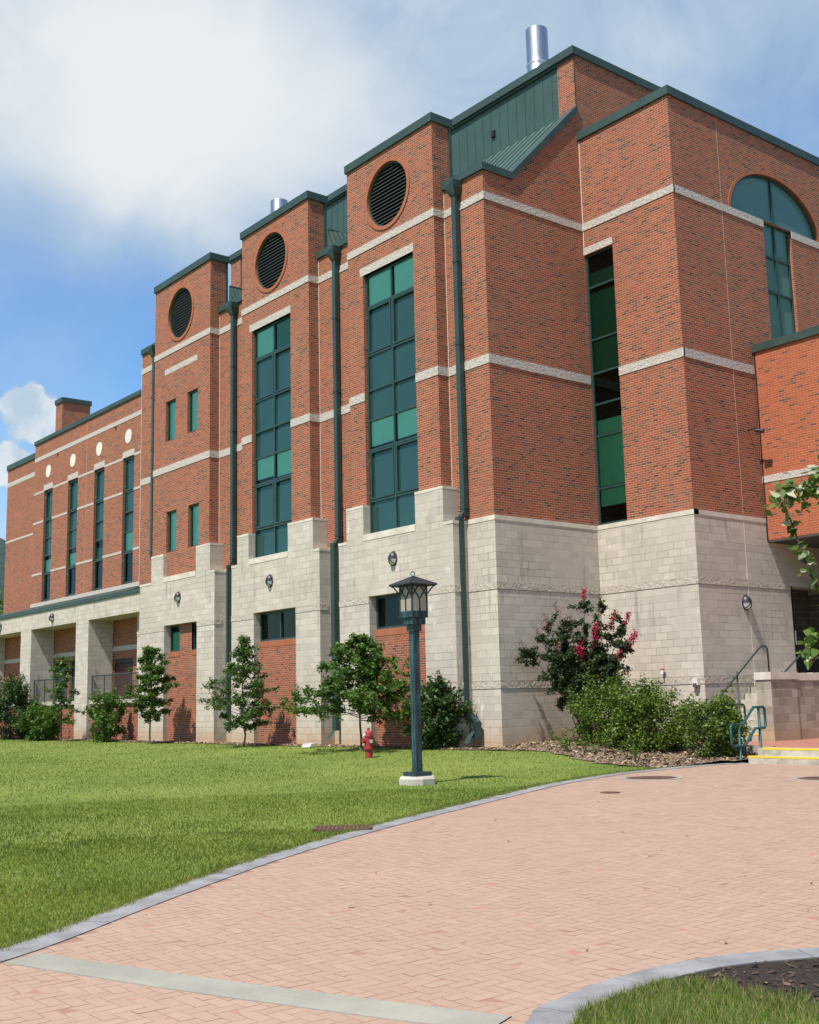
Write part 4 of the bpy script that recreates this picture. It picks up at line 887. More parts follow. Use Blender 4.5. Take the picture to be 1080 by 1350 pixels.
# downspouts
def downspout(x, ztop, zk, zbot, kick=0, thin=False):
    w = 0.086; y0, y1 = YR-0.20, YR-0.045
    mb = MB(); mb.xyz(x-w, x+w, y0, y1, zk, ztop-0.4)
    if zbot is not None:
        ww = w*(0.55 if thin else 1.1); xs_ = x-0.07
        mb.face([(x-w, y0, zk+0.12), (x+w, y0, zk+0.12), (xs_+ww, y0-0.14, zk-0.12), (xs_-ww, y0-0.14, zk-0.12)])
        mb.xyz(xs_-ww, xs_+ww, y0-0.14, y1-0.12, zbot, zk-0.02)
        if kick:
            xe = xs_+0.42
            mb.face([(xs_-ww, y0-0.14, zbot), (xs_+ww, y0-0.14, zbot+0.02), (xe+ww, y0-0.2, zbot-0.30), (xe-ww, y0-0.2, zbot-0.34)])
            mb.face([(xs_-ww, y1-0.12, zbot), (xs_+ww, y1-0.12, zbot+0.02), (xe+ww, y1-0.12, zbot-0.30), (xe-ww, y1-0.12, zbot-0.34)])
            mb.face([(xs_+ww, y0-0.14, zbot+0.02), (xe+ww, y0-0.2, zbot-0.30), (xe+ww, y1-0.12, zbot-0.30), (xs_+ww, y1-0.12, zbot+0.02)])
            mb.face([(xs_-ww, y0-0.14, zbot), (xe-ww, y0-0.2, zbot-0.34), (xe-ww, y1-0.12, zbot-0.34), (xs_-ww, y1-0.12, zbot)])
            mb.xyz(xe-ww*1.0, xe+ww*1.0, y0-0.2, y1-0.12, zbot-0.72, zbot-0.3)
            mb.face([(xe-ww, y0-0.2, zbot-0.55), (xe+ww, y0-0.2, zbot-0.55), (xe+ww, y0-0.42, zbot-0.85), (xe-ww, y0-0.42, zbot-0.85)])
        else: mb.face([(xs_-ww, y0-0.14, zbot), (xs_+ww, y0-0.14, zbot), (xs_+ww, y0-0.4, zbot-0.25), (xs_-ww, y0-0.4, zbot-0.25)])
    o = P2(mb, 'downspout', 'downspout_metal', bevel=0.01)
    mb = MB()
    for z in (zk+0.2, (zk+ztop)/2, (zk*0.25+ztop*0.75)): mb.xyz(x-w-0.014, x+w+0.014, y0-0.012, y1, z, z+0.07)
    P2(mb, 'strap', 'downspout_metal', o)
    mb = MB(); z1 = ztop
    for a, b in (((0.2, z1), (0.2, z1-0.2)), ((0.2, z1-0.2), (0.1, z1-0.44))):
        for sx_ in (-1, 1):
            mb.face([(x+sx_*a[0], YR-0.34, a[1]), (x+sx_*b[0], YR-0.34 if b[0] > 0.15 else YR-0.22, b[1]), (x+sx_*b[0], YR-0.005, b[1]), (x+sx_*a[0], YR-0.005, a[1])])
    mb.face([(x-0.2, YR-0.34, z1), (x+0.2, YR-0.34, z1), (x+0.2, YR-0.34, z1-0.2), (x+0.1, YR-0.22, z1-0.44), (x-0.1, YR-0.22, z1-0.44), (x-0.2, YR-0.34, z1-0.2)])
    mb.face([(x-0.2, YR-0.34, z1), (x+0.2, YR-0.34, z1), (x+0.2, YR, z1), (x-0.2, YR, z1)])
    P2(mb, 'conductor_head', 'downspout_metal', o)
downspout(-23.62, 16.07, 6.34, 1.1, 1); downspout(-29.6, 16.07, 6.34, 0.55); downspout(-36.14, 16.07, 6.34, 0.5, 0, True); downspout(-42.53, 16.07, 7.3, None)
# left wing
YL = 21.3
WX = [(-55.12, -54.05), (-52.17, -51.02), (-49.18, -48.1), (-46.18, -45.09)]
mb = MB(F_, YL); mb.wall(-56.45, -43.9, 6.0, 14.56, [(a, b, 6.56, 12.05, 0.15) for a, b in WX]+[(-53.61, -53.45, 13.47, 13.66, 0.1), (-47.09, -46.93, 13.47, 13.66, 0.1)])
mb.face([(-56.45, YL, 6), (-56.45, YL+1.3, 6), (-56.45, YL+1.3, 14.56), (-56.45, YL, 14.56)]); P2(mb, 'brick_wall', 'brick')
mb = MB(F_, YL+0.09); 
for q in (-53.61, -47.09): mb.rect(q, q+0.16, 13.47, 13.66)
P2(mb, 'roof_scupper', 'louvre_black')
mb = MB(F_, YL); mb.box(-56.45, -43.95, -0.012, 0.04, 13.68, 13.88)
edges = [-56.45]+[q for w in WX for q in w]+[-43.95]
for a, b in zip(edges[0::2], edges[1::2]):
    for z in (12.0, 10.5, 7.93): mb.box(a, b, -0.01, 0.04, z, z+0.10)
mb.box(-56.45, -43.95, -0.03, 0.14, 6.38, 6.56)
for a, b in WX: mb.box(a-0.03, b+0.03, -0.016, 0.12, 12.052, 12.33)
P2s(mb, 'string_course', 'string_stone')
for k, (a, b) in enumerate(WX):
    mb = MB(F_, YL); cu = (a+b)/2-0.05; cz = 12.96
    mb.face([mb.P(cu+0.31*math.cos(t_), -0.02, cz+0.31*math.sin(t_)) for t_ in np.linspace(0, 2*math.pi, 33)[:-1]])
    for t0, t1 in zip(np.linspace(0, 2*math.pi, 33), np.linspace(0, 2*math.pi, 33)[1:]):
        mb.face([mb.P(cu+0.31*math.cos(t0), -0.02, cz+0.31*math.sin(t0)), mb.P(cu+0.31*math.cos(t1), -0.02, cz+0.31*math.sin(t1)), mb.P(cu+0.31*math.cos(t1), 0.02, cz+0.31*math.sin(t1)), mb.P(cu+0.31*math.cos(t0), 0.02, cz+0.31*math.sin(t0))])
    P2(mb, 'stone_disc', 'disc_stone')
    bl = {0: [(0, 1, 0.75, 0.0)], 1: [(0, 1, 0.72, 0.0)], 2: [(0, 1, 0.6, 0, 'blind_dim')], 3: [(0, 1, 0.97)]}[k]
    window(F_, YL+0.09, a+0.003, b-0.003, 6.57, 12.045, (), (7.97, 8.82, 9.68, 10.56), bl, [(0, 0, 1), (0, 4, 1)], clear=[(0, 0)])
mb = MB(F_, YL); mb.box(-56.5, -43.95, -0.06, 0.3, 14.56, 14.75); mb.box(-56.5, -43.95, 0.1, 0.5, 14.75, 14.84); P2(mb, 'coping', 'green_metal')
mb = MB(F_, YL); mb.box(-50.08, -50.06, -0.005, 0.01, 6.6, 14.5); P2(mb, 'caulk_joint', 'joint_tan')
mb = MB(F_, YL+1.25); mb.wall(-63.8, -56.45, -0.4, 14.66); P2(mb, 'brick_wall', 'brick')
mb = MB(F_, YL+1.25); mb.box(-63.8, -56.45, -0.012, 0.04, 13.7, 13.94); mb.box(-63.8, -56.45, -0.01, 0.04, 10.55, 10.66); P2s(mb, 'string_course', 'string_stone')
mb = MB(F_, YL+1.25); mb.box(-63.86, -56.45, -0.06, 0.4, 14.66, 14.95); P2(mb, 'coping', 'green_metal')
mb = MB(); mb.face([(-56.4, YL, 14.5), (-43.9, YL, 14.5), (-43.9, 45, 14.5), (-56.4, 45, 14.5)]); mb.face([(-63.8, YL+1.3, 14.5), (-56.4, YL+1.3, 14.5), (-56.4, 45, 14.5), (-63.8, 45, 14.5)]); P2(mb, 'flat_roof', 'roof_gravel')
mb = MB(); mb.face([(-63.8, YL+1.25, -.4), (-63.8, 45, -.4), (-63.8, 45, 14.66), (-63.8, YL+1.25, 14.66)]); P2(mb, 'brick_side_wall', 'brick')
mb = MB(); mb.face([(-63.7, 24.5, -.4), (-43.95, 24.5, -.4), (-43.95, 24.5, 14.4), (-63.7, 24.5, 14.4)])
for z in (6.3, 10.4): mb.face([(-56.4, YL+0.25, z), (-43.95, YL+0.25, z), (-43.95, 24.5, z), (-56.4, 24.5, z)])
P2(mb, 'interior_floors', 'interior')
mb = MB(); mb.xyz(-60.75, -59.85, 24.0, 25.6, 14.4, 18.0); P2(mb, 'rooftop_brick_box', 'brick')
mb = MB(); mb.xyz(-60.81, -59.79, 23.94, 25.66, 18.0, 18.26); P2(mb, 'coping', 'green_metal')
# arcade under the left wing
YA, PIERS = 20.6, [(-55.77, -54.44), (-49.17, -47.84), (-62.4, -61.05)]
mb = MB(F_, YA); mb.box(-63.8, -42.69, 0, 1.15, 5.18, 5.94); P2(mb, 'stone_fascia', 'stone')
mb = MB(F_, YA); mb.box(-63.85, -42.69, -0.05, 0.7, 5.945, 6.12); mb.face([mb.P(-63.85, -0.05, 6.12), mb.P(-43.9, -0.05, 6.12), mb.P(-43.9, 0.7, 6.36), mb.P(-63.85, 0.7, 6.36)]); P2(mb, 'canopy_trim', 'green_metal')
for a, b in PIERS:
    mb = MB(F_, YA); mb.box(a, b, 0.002, 1.13, -0.4, 5.178); P2(mb, 'stone_pier', 'stone')
YG = 21.75
op_ = [(-47.84, -45.86, 1.74, 3.5), (-54.44, -52.95, 1.74, 3.68), (-52.5, -51.6, 1.74, 3.68)]
mb = MB(F_, YG); mb.wall(-63.8, -42.7, 1.6, 5.3, [(*h, 0.15) for h in op_]); P2(mb, 'arcade_brick_wall', 'brick')
mb = MB(F_, YG); mb.box(-63.8, -42.7, -0.012, 0.05, 3.84, 4.04); P2s(mb, 'string_course', 'string_stone')
mb = MB(F_, YG+0.1); mb.box(op_[0][0], op_[0][1], 0.0, 0.05, 1.74, 3.3); dd = P2(mb, 'arcade_door', 'door_red')
mb = MB(F_, YG+0.1); mb.tube([mb.P(-46.0, -0.04, 2.55), mb.P(-46.0, -0.04, 2.85)], 0.02); P2(mb, 'door_handle', 'steel', dd, uv=False)
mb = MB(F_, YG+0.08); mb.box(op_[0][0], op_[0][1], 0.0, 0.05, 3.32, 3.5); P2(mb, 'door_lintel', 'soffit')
for h in op_[1:]: window(F_, YG+0.08, h[0], h[1], h[2], h[3], (), (2.3,), glass='spandrel_glass')
mb = MB(F_, 20.72)
for a, b in ((-54.44, -49.17), (-47.84, -42.7), (-61.05, -55.77)): mb.box(a, b, 0, 1.1, 1.6, 1.76)
P2s(mb, 'terrace_slab', 'pale_concrete')
mb = MB(F_, 20.82)
for a, b in ((-54.44, -49.17), (-47.84, -42.7), (-61.05, -55.77)): mb.rect(a, b, -0.4, 1.6)
P2(mb, 'terrace_wall', 'brick')
# terrace railings
def railing(a, b, lab):
    cx_ = (a+b)/2; L = b-a
    r_ = thing('terrace_railing', lab, 'railing', (cx_, 20.8, 1.76), 0, 'railings between the arcade piers')
    mb = MB(); hx = L/2-0.02
    mb.tube([(-hx, 0, 1.02), (hx, 0, 1.02)], 0.028, 6); mb.build('top_rail', 'rail_dark', r_, world=False, uv=False)
    mb = MB(); mb.tube([(-hx, 0, 0.1), (hx, 0, 0.1)], 0.022, 6); mb.build('bottom_rail', 'rail_dark', r_, world=False, uv=False)
    n = 4
    for k in range(n+1):
        mb = MB(); x = -hx+0.03+(L-0.1)*k/n; mb.tube([(x, 0, 0), (x, 0, 1.0)], 0.026, 6); mb.build('post', 'rail_dark', r_, world=False, uv=False)
    mb = MB(); q = -hx+0.15
    while q < hx: mb.tube([(q, 0, 0.1), (q, 0, 1.0)], 0.008, 4); q += 0.13
    mb.build('pickets', 'rail_dark', r_, world=False, uv=False)
railing(-47.84, -42.7, 'dark metal railing between the nearest arcade pier and the first brick tower')
railing(-54.44, -49.17, 'dark metal railing between the two stone arcade piers')
railing(-61.05, -55.77, 'dark metal railing beyond the farthest stone arcade pier on the left')

# ------------------------------------------------------------------ wall lights
def wall_light(lab, loc, rot):
    r_ = thing('wall_light', lab, 'wall light', loc, rot, 'oval bulkhead wall lights')
    def dome(name, mat, t0, t1, sc, n=14, m=10, parent=None):
        mb = MB(); a, c_, d = 0.155*sc, 0.20*sc, 0.17*sc
        for i in range(n):
            for j in range(m):
                def p(ii, jj):
                    th = t0+(t1-t0)*ii/n; ph = (math.pi/2)*jj/m
                    rr = math.cos(ph); return (a*math.cos(th)*rr, -d*math.sin(ph), c_*math.sin(th)*rr)
                mb.face((p(i, j), p(i+1, j), p(i+1, j+1), p(i, j+1)))
        return mb.build(name, mat, parent, world=False, smooth=True, uv=False)
    dome('hood', 'dark_bronze', 0.02, math.pi-0.02, 1.0, parent=r_)
    dome('lens', 'lens_white', math.pi, 2*math.pi, 0.93, parent=r_)
    mb = MB()
    for th in (math.pi*1.30, math.pi*1.70):
        pts_ = [(0.155*math.cos(th)*math.cos(q), -0.17*math.sin(q)-0.002, 0.20*math.sin(th)*math.cos(q)) for q in np.linspace(0, math.pi/2, 9)]
        mb.tube(pts_, 0.014, 6)
    mb.tube([(0.158*math.cos(t_), -0.015, 0.203*math.sin(t_)) for t_ in np.linspace(0, 2*math.pi, 33)], 0.017, 6)
    mb.tube([(0.155*math.cos(t_), -0.172*math.sin(t_), 0.0) for t_ in np.linspace(0, math.pi, 17)], 0.016, 6)
    mb.build('guard', 'dark_bronze', r_, world=False, smooth=True, uv=False)
    mb = MB(); mb.lathe([(0.0, 0.0), (0.13, 0.0), (0.13, -0.02)], (0, 0, 0), 20, 'y'); mb.build('back_plate', 'dark_bronze', r_, world=False, uv=False)
    return r_
wl0 = wall_light('oval bulkhead light on the stone of the tower directly behind the lamp post', (-26.27, YS, 5.44), 0)
for lab, loc, rot in (('oval bulkhead light on the stone of the middle tower', (-32.95, YS, 5.44), 0),
                      ('oval bulkhead light on the stone of the tower with small paired windows', (-39.42, YS, 5.44), 0),
                      ('oval bulkhead light on the canopy above the arcade pier nearest the towers', (-51.85, YA, 5.56), 0),
                      ('oval bulkhead light on the canopy at the left edge', (-58.6, YA, 5.56), 0),
                      ('oval bulkhead light on the right-hand stone wall above the staircase', (XBS, 27.04, 3.82), math.pi/2)):
    c_ = copy_tree(wl0); c_.location = loc; c_.rotation_euler = (0, 0, rot); c_['label'] = lab
# spigot and box on the stone of the right block
t_ = thing('hose_bib', 'small brass hose tap with red handle on the stone wall above the shrubs', 'tap', (-20.35, YB-0.06, 2.0))
mb = MB(); mb.tube([(0, 0, 0), (0, -0.1, 0), (0, -0.13, -0.06)], 0.022, 8); mb.build('tap_body', 'steel', t_, world=False, uv=False)
mb = MB(); mb.lathe([(0, 0.05), (0.05, 0.05), (0.05, 0.075), (0, 0.075)], (0, -0.09, 0), 12); mb.build('handle', 'hydrant_red', t_, world=False, uv=False)
t_ = thing('junction_box', 'small pale box fixed at the foot of the right stone corner', 'utility box', (-19.3, YB-0.062, 1.7))
mb = MB(); mb.xyz(-0.09, 0.09, -0.10, 0, -0.09, 0.09); mb.build('box_body', 'white_joint', t_, world=False, bevel=0.012)
mb = MB(); mb.xyz(-0.06, 0.06, -0.112, -0.10, -0.14, -0.04); mb.build('box_flap', 'dark_iron', t_, world=False)
t_ = thing('security_camera', 'small dark camera on a bracket high on the shaded brick wall', 'camera', (XB, 27.78, 8.75), math.pi/2)
mb = MB(); mb.tube([(0, 0, 0), (0, -0.28, 0.02)], 0.025, 8); mb.build('bracket', 'dark_bronze', t_, world=False, uv=False)
mb = MB(); mb.tube([(-0.02, -0.26, -0.05), (0.02, -0.5, -0.12)], 0.06, 10); mb.build('camera_body', 'dark_bronze', t_, world=False, uv=False)
# ------------------------------------------------------------------ landing, steps, staircase, cheek wall
ZL = 0.2
mb = MB(); LP = [(-19.07, 22.75), (-15.3, 22.6), (-15.3, 21.75), (6, 21.75), (6, 33), (-19.07, 33)]
mb.face([(x, y, ZL) for x, y in LP])
tag(mb.build('landing', 'red_paving', uv=False), kind='structure')
mb = MB()
for (a, b) in zip(LP[:3], LP[1:4]): mb.face([(a[0], a[1], ZL-0.002), (b[0], b[1], ZL-0.002), (b[0], b[1], -0.6), (a[0], a[1], -0.6)])
tag(mb.build('landing_edge', 'step_concrete', uv=False), kind='structure')
es = thing('entry_steps', 'two low concrete steps with yellow painted nosings at the edge of the court', 'steps', (-4.7, 21.5, -0.1))
zs0 = gz(-14, 21.1)+0.004
for k, (y0, y1) in enumerate(((21.12, 21.46), (21.46, 21.80))):
    z1 = zs0+(ZL+0.012-zs0)*(k+1)/2; x0_ = -15.1+0.12*k
    mb = MB(); mb.xyz(x0_, 6, y0, y1+0.3 if k == 0 else y1, -0.5, z1-0.002); mb.build('step', 'step_concrete', es, bevel=0.01)
    mb = MB(); mb.xyz(x0_-0.002, 6.002, y0-0.004, y0+0.085, z1-0.035, z1+0.003); mb.build('nosing', 'yellow_paint', es)
sc_ = thing('stone_staircase', 'concrete staircase climbing beside the right stone wall to the entrance', 'staircase', (-18.2, 25, ZL))
nst, rise, run = 10, 0.167, 0.285
for k in range(nst):
    y0 = 24.87+k*run; z1 = ZL+rise*(k+1)
    mb = MB(); mb.xyz(XBS+0.01, -17.46, y0, y0+run+(0 if k < nst-1 else 8), max(0, z1-0.5), z1); mb.build('step', 'step_concrete' if k else 'step_concrete', sc_, bevel=0.008)
mb = MB(); mb.xyz(XBS+0.01, -17.462, 24.865, 24.95, ZL+rise-0.03, ZL+rise+0.003); mb.build('nosing', 'yellow_paint', sc_)
cw = thing('cheek_wall', 'weathered buff block wall with pier and flat cap beside the staircase', 'wall', (-17.2, 25, ZL))
mb = MB(); mb.xyz(-17.45, -17.02, 24.93, 26.02, 0.0, 1.69); mb.build('pier', 'cheek_stone', cw)
mb = MB(); mb.xyz(-17.475, -16.99, 24.9, 26.05, 1.69, 1.875); mb.build('pier_cap', 'cap_stone', cw, bevel=0.02)
mb = MB(); mb.xyz(-17.44, -17.05, 26.02, 31.5, 0.0, 1.66); mb.build('wall_body', 'cheek_stone', cw)
mb = MB(); mb.xyz(-17.46, -17.03, 26.052, 31.5, 1.66, 1.82); mb.build('wall_cap', 'cap_stone', cw, bevel=0.02)
mb = MB(); mb.xyz(-17.0, 6, 28.6, 29.29, 0, 1.85); mb.xyz(-17.45, -16.42, 31.5, 34, 0, 1.85); tag(mb.build('entrance_terrace', 'step_concrete'), kind='structure')
# handrails
hr = thing('stair_handrail', 'dark green pipe handrail against the stone wall beside the staircase', 'handrail', (-18.92, 25.3, ZL))
mb = MB(); xh = -18.92; sl_ = rise/run
def zst(y): return ZL+rise*((y-24.87)/run+0.5)
mb.tube([(xh, 24.75, 0.95), (xh, 24.95, 0.98), (xh, 25.05, 1.05), (xh, 27.30, zst(27.30)+0.88), (xh, 27.42, zst(27.3)+0.93), (xh, 27.58, zst(27.3)+0.93), (xh, 27.66, zst(27.3)+0.86), (xh, 27.68, 1.7)], 0.026, 8); mb.build('rail', 'rail_dark', hr, uv=False, smooth=True)
for y in (24.85, 26.22):
    mb = MB(); mb.tube([(xh, y, zst(y)-0.1), (xh, y, zst(y)+0.88)], 0.026, 8); mb.build('post', 'rail_dark', hr, uv=False, smooth=True)
hr = thing('stair_handrail', 'dark green pipe handrail rising above the buff cheek wall', 'handrail', (-17.6, 26, ZL))
mb = MB(); xh = -17.6; mb.tube([(xh, 25.6, 1.35), (xh, 25.75, 1.5), (xh, 27.9, zst(27.3)+1.05), (xh, 28.6, zst(27.3)+1.05)], 0.026, 8); mb.build('rail', 'rail_dark', hr, uv=False, smooth=True)
for y in (26.3, 28.4):
    mb = MB(); mb.tube([(xh, y, 1.2), (xh, y, min(zst(27.3)+1.05, zst(y)+0.8))], 0.024, 8); mb.build('post', 'rail_dark', hr, uv=False, smooth=True)
# small gate-like picket rail at the foot of the staircase
gr = thing('picket_rail', 'short black picket rail at the foot of the staircase beside the cheek wall', 'railing', (-17.55, 24.4, ZL))
mb = MB(); x = -17.6; mb.tube([(x, 23.55, 0.32), (x, 24.55, 0.32), (x, 24.6, 0.38), (x, 24.6, 1.05), (x, 24.55, 1.1), (x, 23.55, 1.1), (x, 23.5, 1.05), (x, 23.5, 0.38), (x, 23.55, 0.32)], 0.028, 8); mb.build('frame', 'rail_dark', gr, uv=False, smooth=True)
mb = MB()
for y in (23.7, 23.88, 24.06, 24.24, 24.42): mb.tube([(x, y, 0.32), (x, y, 1.1)], 0.011, 6)
mb.build('pickets', 'rail_dark', gr, uv=False)
for y in (23.6, 24.5):
    mb = MB(); mb.tube([(x, y, ZL), (x, y, 0.33)], 0.02, 6); mb.build('foot', 'rail_dark', gr, uv=False)
# green tubular rail beside the entry steps
tr_ = thing('step_railing', 'bright green tubular railing at the end of the two yellow edged steps', 'handrail', (-15.35, 21.4, -0.1))
X0 = -15.37; zb = zs0
a0, a1, z_lo, z_hi = 20.95, 22.2, zb+0.80, ZL+0.86
loop = [(X0, a0+0.05, z_lo), (X0, a0+0.42, z_lo), (X0, a1-0.40, z_hi), (X0, a1-0.05, z_hi), (X0, a1, z_hi-0.05), (X0, a1, z_hi-0.40), (X0, a1-0.05, z_hi-0.45), (X0, a1-0.38, z_hi-0.45), (X0, a0+0.46, z_lo-0.45), (X0, a0+0.05, z_lo-0.45), (X0, a0, z_lo-0.40), (X0, a0, z_lo-0.05), (X0, a0+0.05, z_lo)]
mb = MB(); mb.tube(loop, 0.03, 10); mb.build('loop_rail', 'rail_green', tr_, uv=False, smooth=True)
for y, z0, z1 in ((a0+0.28, zb-0.05, z_lo), (a1-0.22, ZL-0.05, z_hi)):
    mb = MB(); mb.tube([(X0, y, z0), (X0, y, z1)], 0.03, 10); mb.build('post', 'rail_green', tr_, uv=False, smooth=True)
# ------------------------------------------------------------------ lamp post
lx, ly = -16.45, 13.27; lz = gz(lx, ly)
lp = thing('lamp_post', 'weathered green copper lamp post with square lantern on a concrete footing in the lawn', 'lamp post', (lx, ly, lz))
def L_(mb, name, mat, par=None, **k): return mb.build(name, mat, par or lp, world=False, **k)
mb = MB(); r_ = 0.335
oc = [(r_*math.cos(R(22.5+45*k))*1.02, r_*math.sin(R(22.5+45*k))*1.02) for k in range(8)]
for (p, q) in zip(oc, oc[1:]+oc[:1]):
    mb.face([(p[0], p[1], -0.2), (q[0], q[1], -0.2), (q[0], q[1], 0.10), (p[0], p[1], 0.10)]); mb.face([(p[0], p[1], 0.10), (q[0], q[1], 0.10), (q[0]*0.9, q[1]*0.9, 0.145), (p[0]*0.9, p[1]*0.9, 0.145)])
mb.face([(p[0]*0.9, p[1]*0.9, 0.145) for p in oc]); L_(mb, 'footing', 'pale_concrete')
mb = MB(); mb.xyz(-0.18, 0.18, -0.18, 0.18, 0.147, 0.22); L_(mb, 'base_plate', 'patina_copper', bevel=0.015)
mb = MB(); mb.xyz(-0.066, 0.066, -0.066, 0.066, 0.222, 2.72); L_(mb, 'post', 'patina_copper', bevel=0.01)
mb = MB(); mb.xyz(-0.045, 0.02, -0.072, -0.0655, 0.55, 0.75); L_(mb, 'access_cover', 'patina_copper', bevel=0.003)
mb = MB(); mb.xyz(-0.095, 0.095, -0.095, 0.095, 2.70, 2.82); mb.xyz(-0.15, 0.15, -0.15, 0.15, 2.822, 2.94); L_(mb, 'collar', 'patina_copper', bevel=0.01)
ln = MB(); hw = 0.185
ln.xyz(-hw, hw, -hw, hw, 2.945, 3.06)
for sx_ in (-1, 1):
    for sy_ in (-1, 1): ln.xyz(sx_*hw-(0.028 if sx_ > 0 else 0), sx_*hw+(0.028 if sx_ < 0 else 0), sy_*hw-(0.028 if sy_ > 0 else 0), sy_*hw+(0.028 if sy_ < 0 else 0), 3.062, 3.5)
lant = L_(ln, 'lantern', 'patina_copper')
for k, (dx, dy) in enumerate(((0, -1), (1, 0), (0, 1), (-1, 0))):
    mb = MB(); w = hw-0.012
    if dx == 0: mb.face([(-w, dy*w, 3.06), (w, dy*w, 3.06), (w, dy*w, 3.5), (-w, dy*w, 3.5)])
    else: mb.face([(dx*w, -w, 3.06), (dx*w, w, 3.06), (dx*w, w, 3.5), (dx*w, -w, 3.5)])
    L_(mb, 'pane', 'lamp_glass', lant)
    mb = MB(); e = hw-0.002
    def q(u, z): return (u, dy*e, z) if dx == 0 else (dx*e, u, z)
    for pts_ in ([(0, 3.06), (0, 3.30)], [(0, 3.28), (0.085, 3.39), (0.16, 3.50)], [(0, 3.28), (-0.085, 3.39), (-0.16, 3.50)], [(-0.165, 3.34), (-0.10, 3.42), (-0.04, 3.5)], [(0.165, 3.34), (0.10, 3.42), (0.04, 3.5)]):
        mb.tube([q(u, z) for u, z in pts_], 0.0125, 6)
    L_(mb, 'tracery', 'patina_copper', lant, uv=False)
mb = MB(); rw = 0.315; ap = (0, 0, 3.70); ev = [(-rw, -rw, 3.545), (rw, -rw, 3.545), (rw, rw, 3.545), (-rw, rw, 3.545)]
for a, b in zip(ev, ev[1:]+ev[:1]):
    mb.face([a, b, ap]); mb.face([a, b, (b[0], b[1], 3.53), (a[0], a[1], 3.53)]); mb.face([(a[0], a[1], 3.53), (b[0], b[1], 3.53), (b[0]*0.6, b[1]*0.6, 3.50), (a[0]*0.6, a[1]*0.6, 3.50)])
for a in ev: mb.tube([(a[0], a[1], 3.55), (0, 0, 3.705)], 0.012, 6)
for sx_ in (-1, 1):
    for sy_ in (-1, 1): mb.tube([(sx_*hw, sy_*hw, 3.38), (sx_*0.25, sy_*0.25, 3.50), (sx_*0.30, sy_*0.30, 3.54)], 0.014, 6)
L_(mb, 'lantern_roof', 'dark_copper', uv=False)
mb = MB(); d = Vector((0.62, -0.78, 0)).normalized()*0; mb.tube([(0.038*math.cos(t_)*0.78, 0.038*math.cos(t_)*0.62, 3.745+0.042*math.sin(t_)) for t_ in np.linspace(0, 2*math.pi, 17)], 0.009, 6); L_(mb, 'finial_ring', 'patina_copper', uv=False)
# ------------------------------------------------------------------ fire hydrant
hx_, hy_ = -23.4, 17.36; hz_ = gz(hx_, hy_)
hy = thing('fire_hydrant', 'red fire hydrant with a white outlet cap standing at the back of the lawn', 'hydrant', (hx_, hy_, hz_), R(-15)); hy.scale = (0.92, 0.92, 0.96)
def Hh(mb, n_, m_, **k): return mb.build(n_, m_, hy, world=False, **k)
mb = MB(); mb.lathe([(0.0, -0.1), (0.095, -0.1), (0.095, 0.22), (0.0, 0.22)], n=20); Hh(mb, 'standpipe', 'hydrant_red', uv=False, smooth=False)
mb = MB(); mb.lathe([(0.0, 0.22), (0.135, 0.22), (0.135, 0.27), (0.11, 0.275), (0.105, 0.52), (0.125, 0.53), (0.125, 0.565), (0.115, 0.57), (0.10, 0.64), (0.05, 0.685), (0.03, 0.69), (0.03, 0.72), (0, 0.72)], n=20); Hh(mb, 'barrel', 'hydrant_red', uv=False)
mb = MB(); mb.lathe([(0.0, -0.17), (0.075, -0.17), (0.075, -0.1), (0.06, -0.09), (0.06, 0)], (0, 0, 0.44), 14, 'y'); Hh(mb, 'pumper_nozzle', 'hydrant_red', uv=False)
mb = MB(); mb.lathe([(0.0, -0.215), (0.05, -0.215), (0.062, -0.2), (0.062, -0.13), (0.045, -0.12), (0.045, 0)], (0, 0, 0.47), 14, 'x'); Hh(mb, 'white_cap', 'white_paint', uv=False)
mb = MB(); mb.lathe([(0.0, 0.19), (0.05, 0.19), (0.05, 0.12), (0.04, 0.1), (0.04, 0)], (0, 0, 0.42), 14, 'x'); Hh(mb, 'side_nozzle', 'steel', uv=False)
mb = MB(); mb.lathe([(0, -0.130), (0.035, -0.130), (0.035, -0.1), (0, -0.1)], (0, 0, 0.58), 10, 'y'); Hh(mb, 'badge', 'white_paint', uv=False)
mb = MB(); mb.xyz(-0.028, 0.028, -0.028, 0.028, 0.70, 0.75); Hh(mb, 'operating_nut', 'hydrant_red')
# ------------------------------------------------------------------ covers and drains
def cover(x, y, r, lab, frame=True):
    z = gz(x, y)+0.0095
    t_ = thing('manhole_cover', lab, 'manhole cover', (x, y, z), 0, 'round iron covers in the brick court')
    mb = MB(); mb.lathe([(0, 0.004), (r, 0.004), (r, -0.02)], n=40)
    for k in range(-5, 6):
        h = math.sqrt(max(0, (r*0.9)**2-(k*r/6)**2)); mb.xyz(-h, h, k*r/6-0.012, k*r/6+0.012, 0.0041, 0.009)
    mb.build('lid', 'rust', t_, world=False, uv=False)
    if frame:
        mb = MB(); mb.lathe([(r+0.004, 0.001), (r+0.035, 0.006), (r+0.05, 0.006), (r+0.05, -0.02)], n=40); mb.build('iron_rim', 'dark_iron', t_, world=False, uv=False)
        mb = MB(); mb.lathe([(r+0.05, 0.003), (r+0.15, 0.003), (r+0.15, -0.02)], n=40); mb.build('concrete_collar', 'concrete', t_, world=False, uv=False)
cover(-13.86, 16.5, 0.40, 'large rusty manhole cover with a pale collar near the mulch bed')
cover(-12.47, 13.86, 0.15, 'small dark round cover alone in the brick paving', False)
cover(-11.3, 17.9, 0.40, 'rusty manhole cover cut off by the right edge of the photo')
gd = thing('drain_grate', 'rusty iron drain grate set in the grass beside the grey kerb', 'drain', (-12.12, 8.58, gz(-12.12, 8.58)+0.016), R(52))
mb = MB(); a, b = 0.36, 0.25
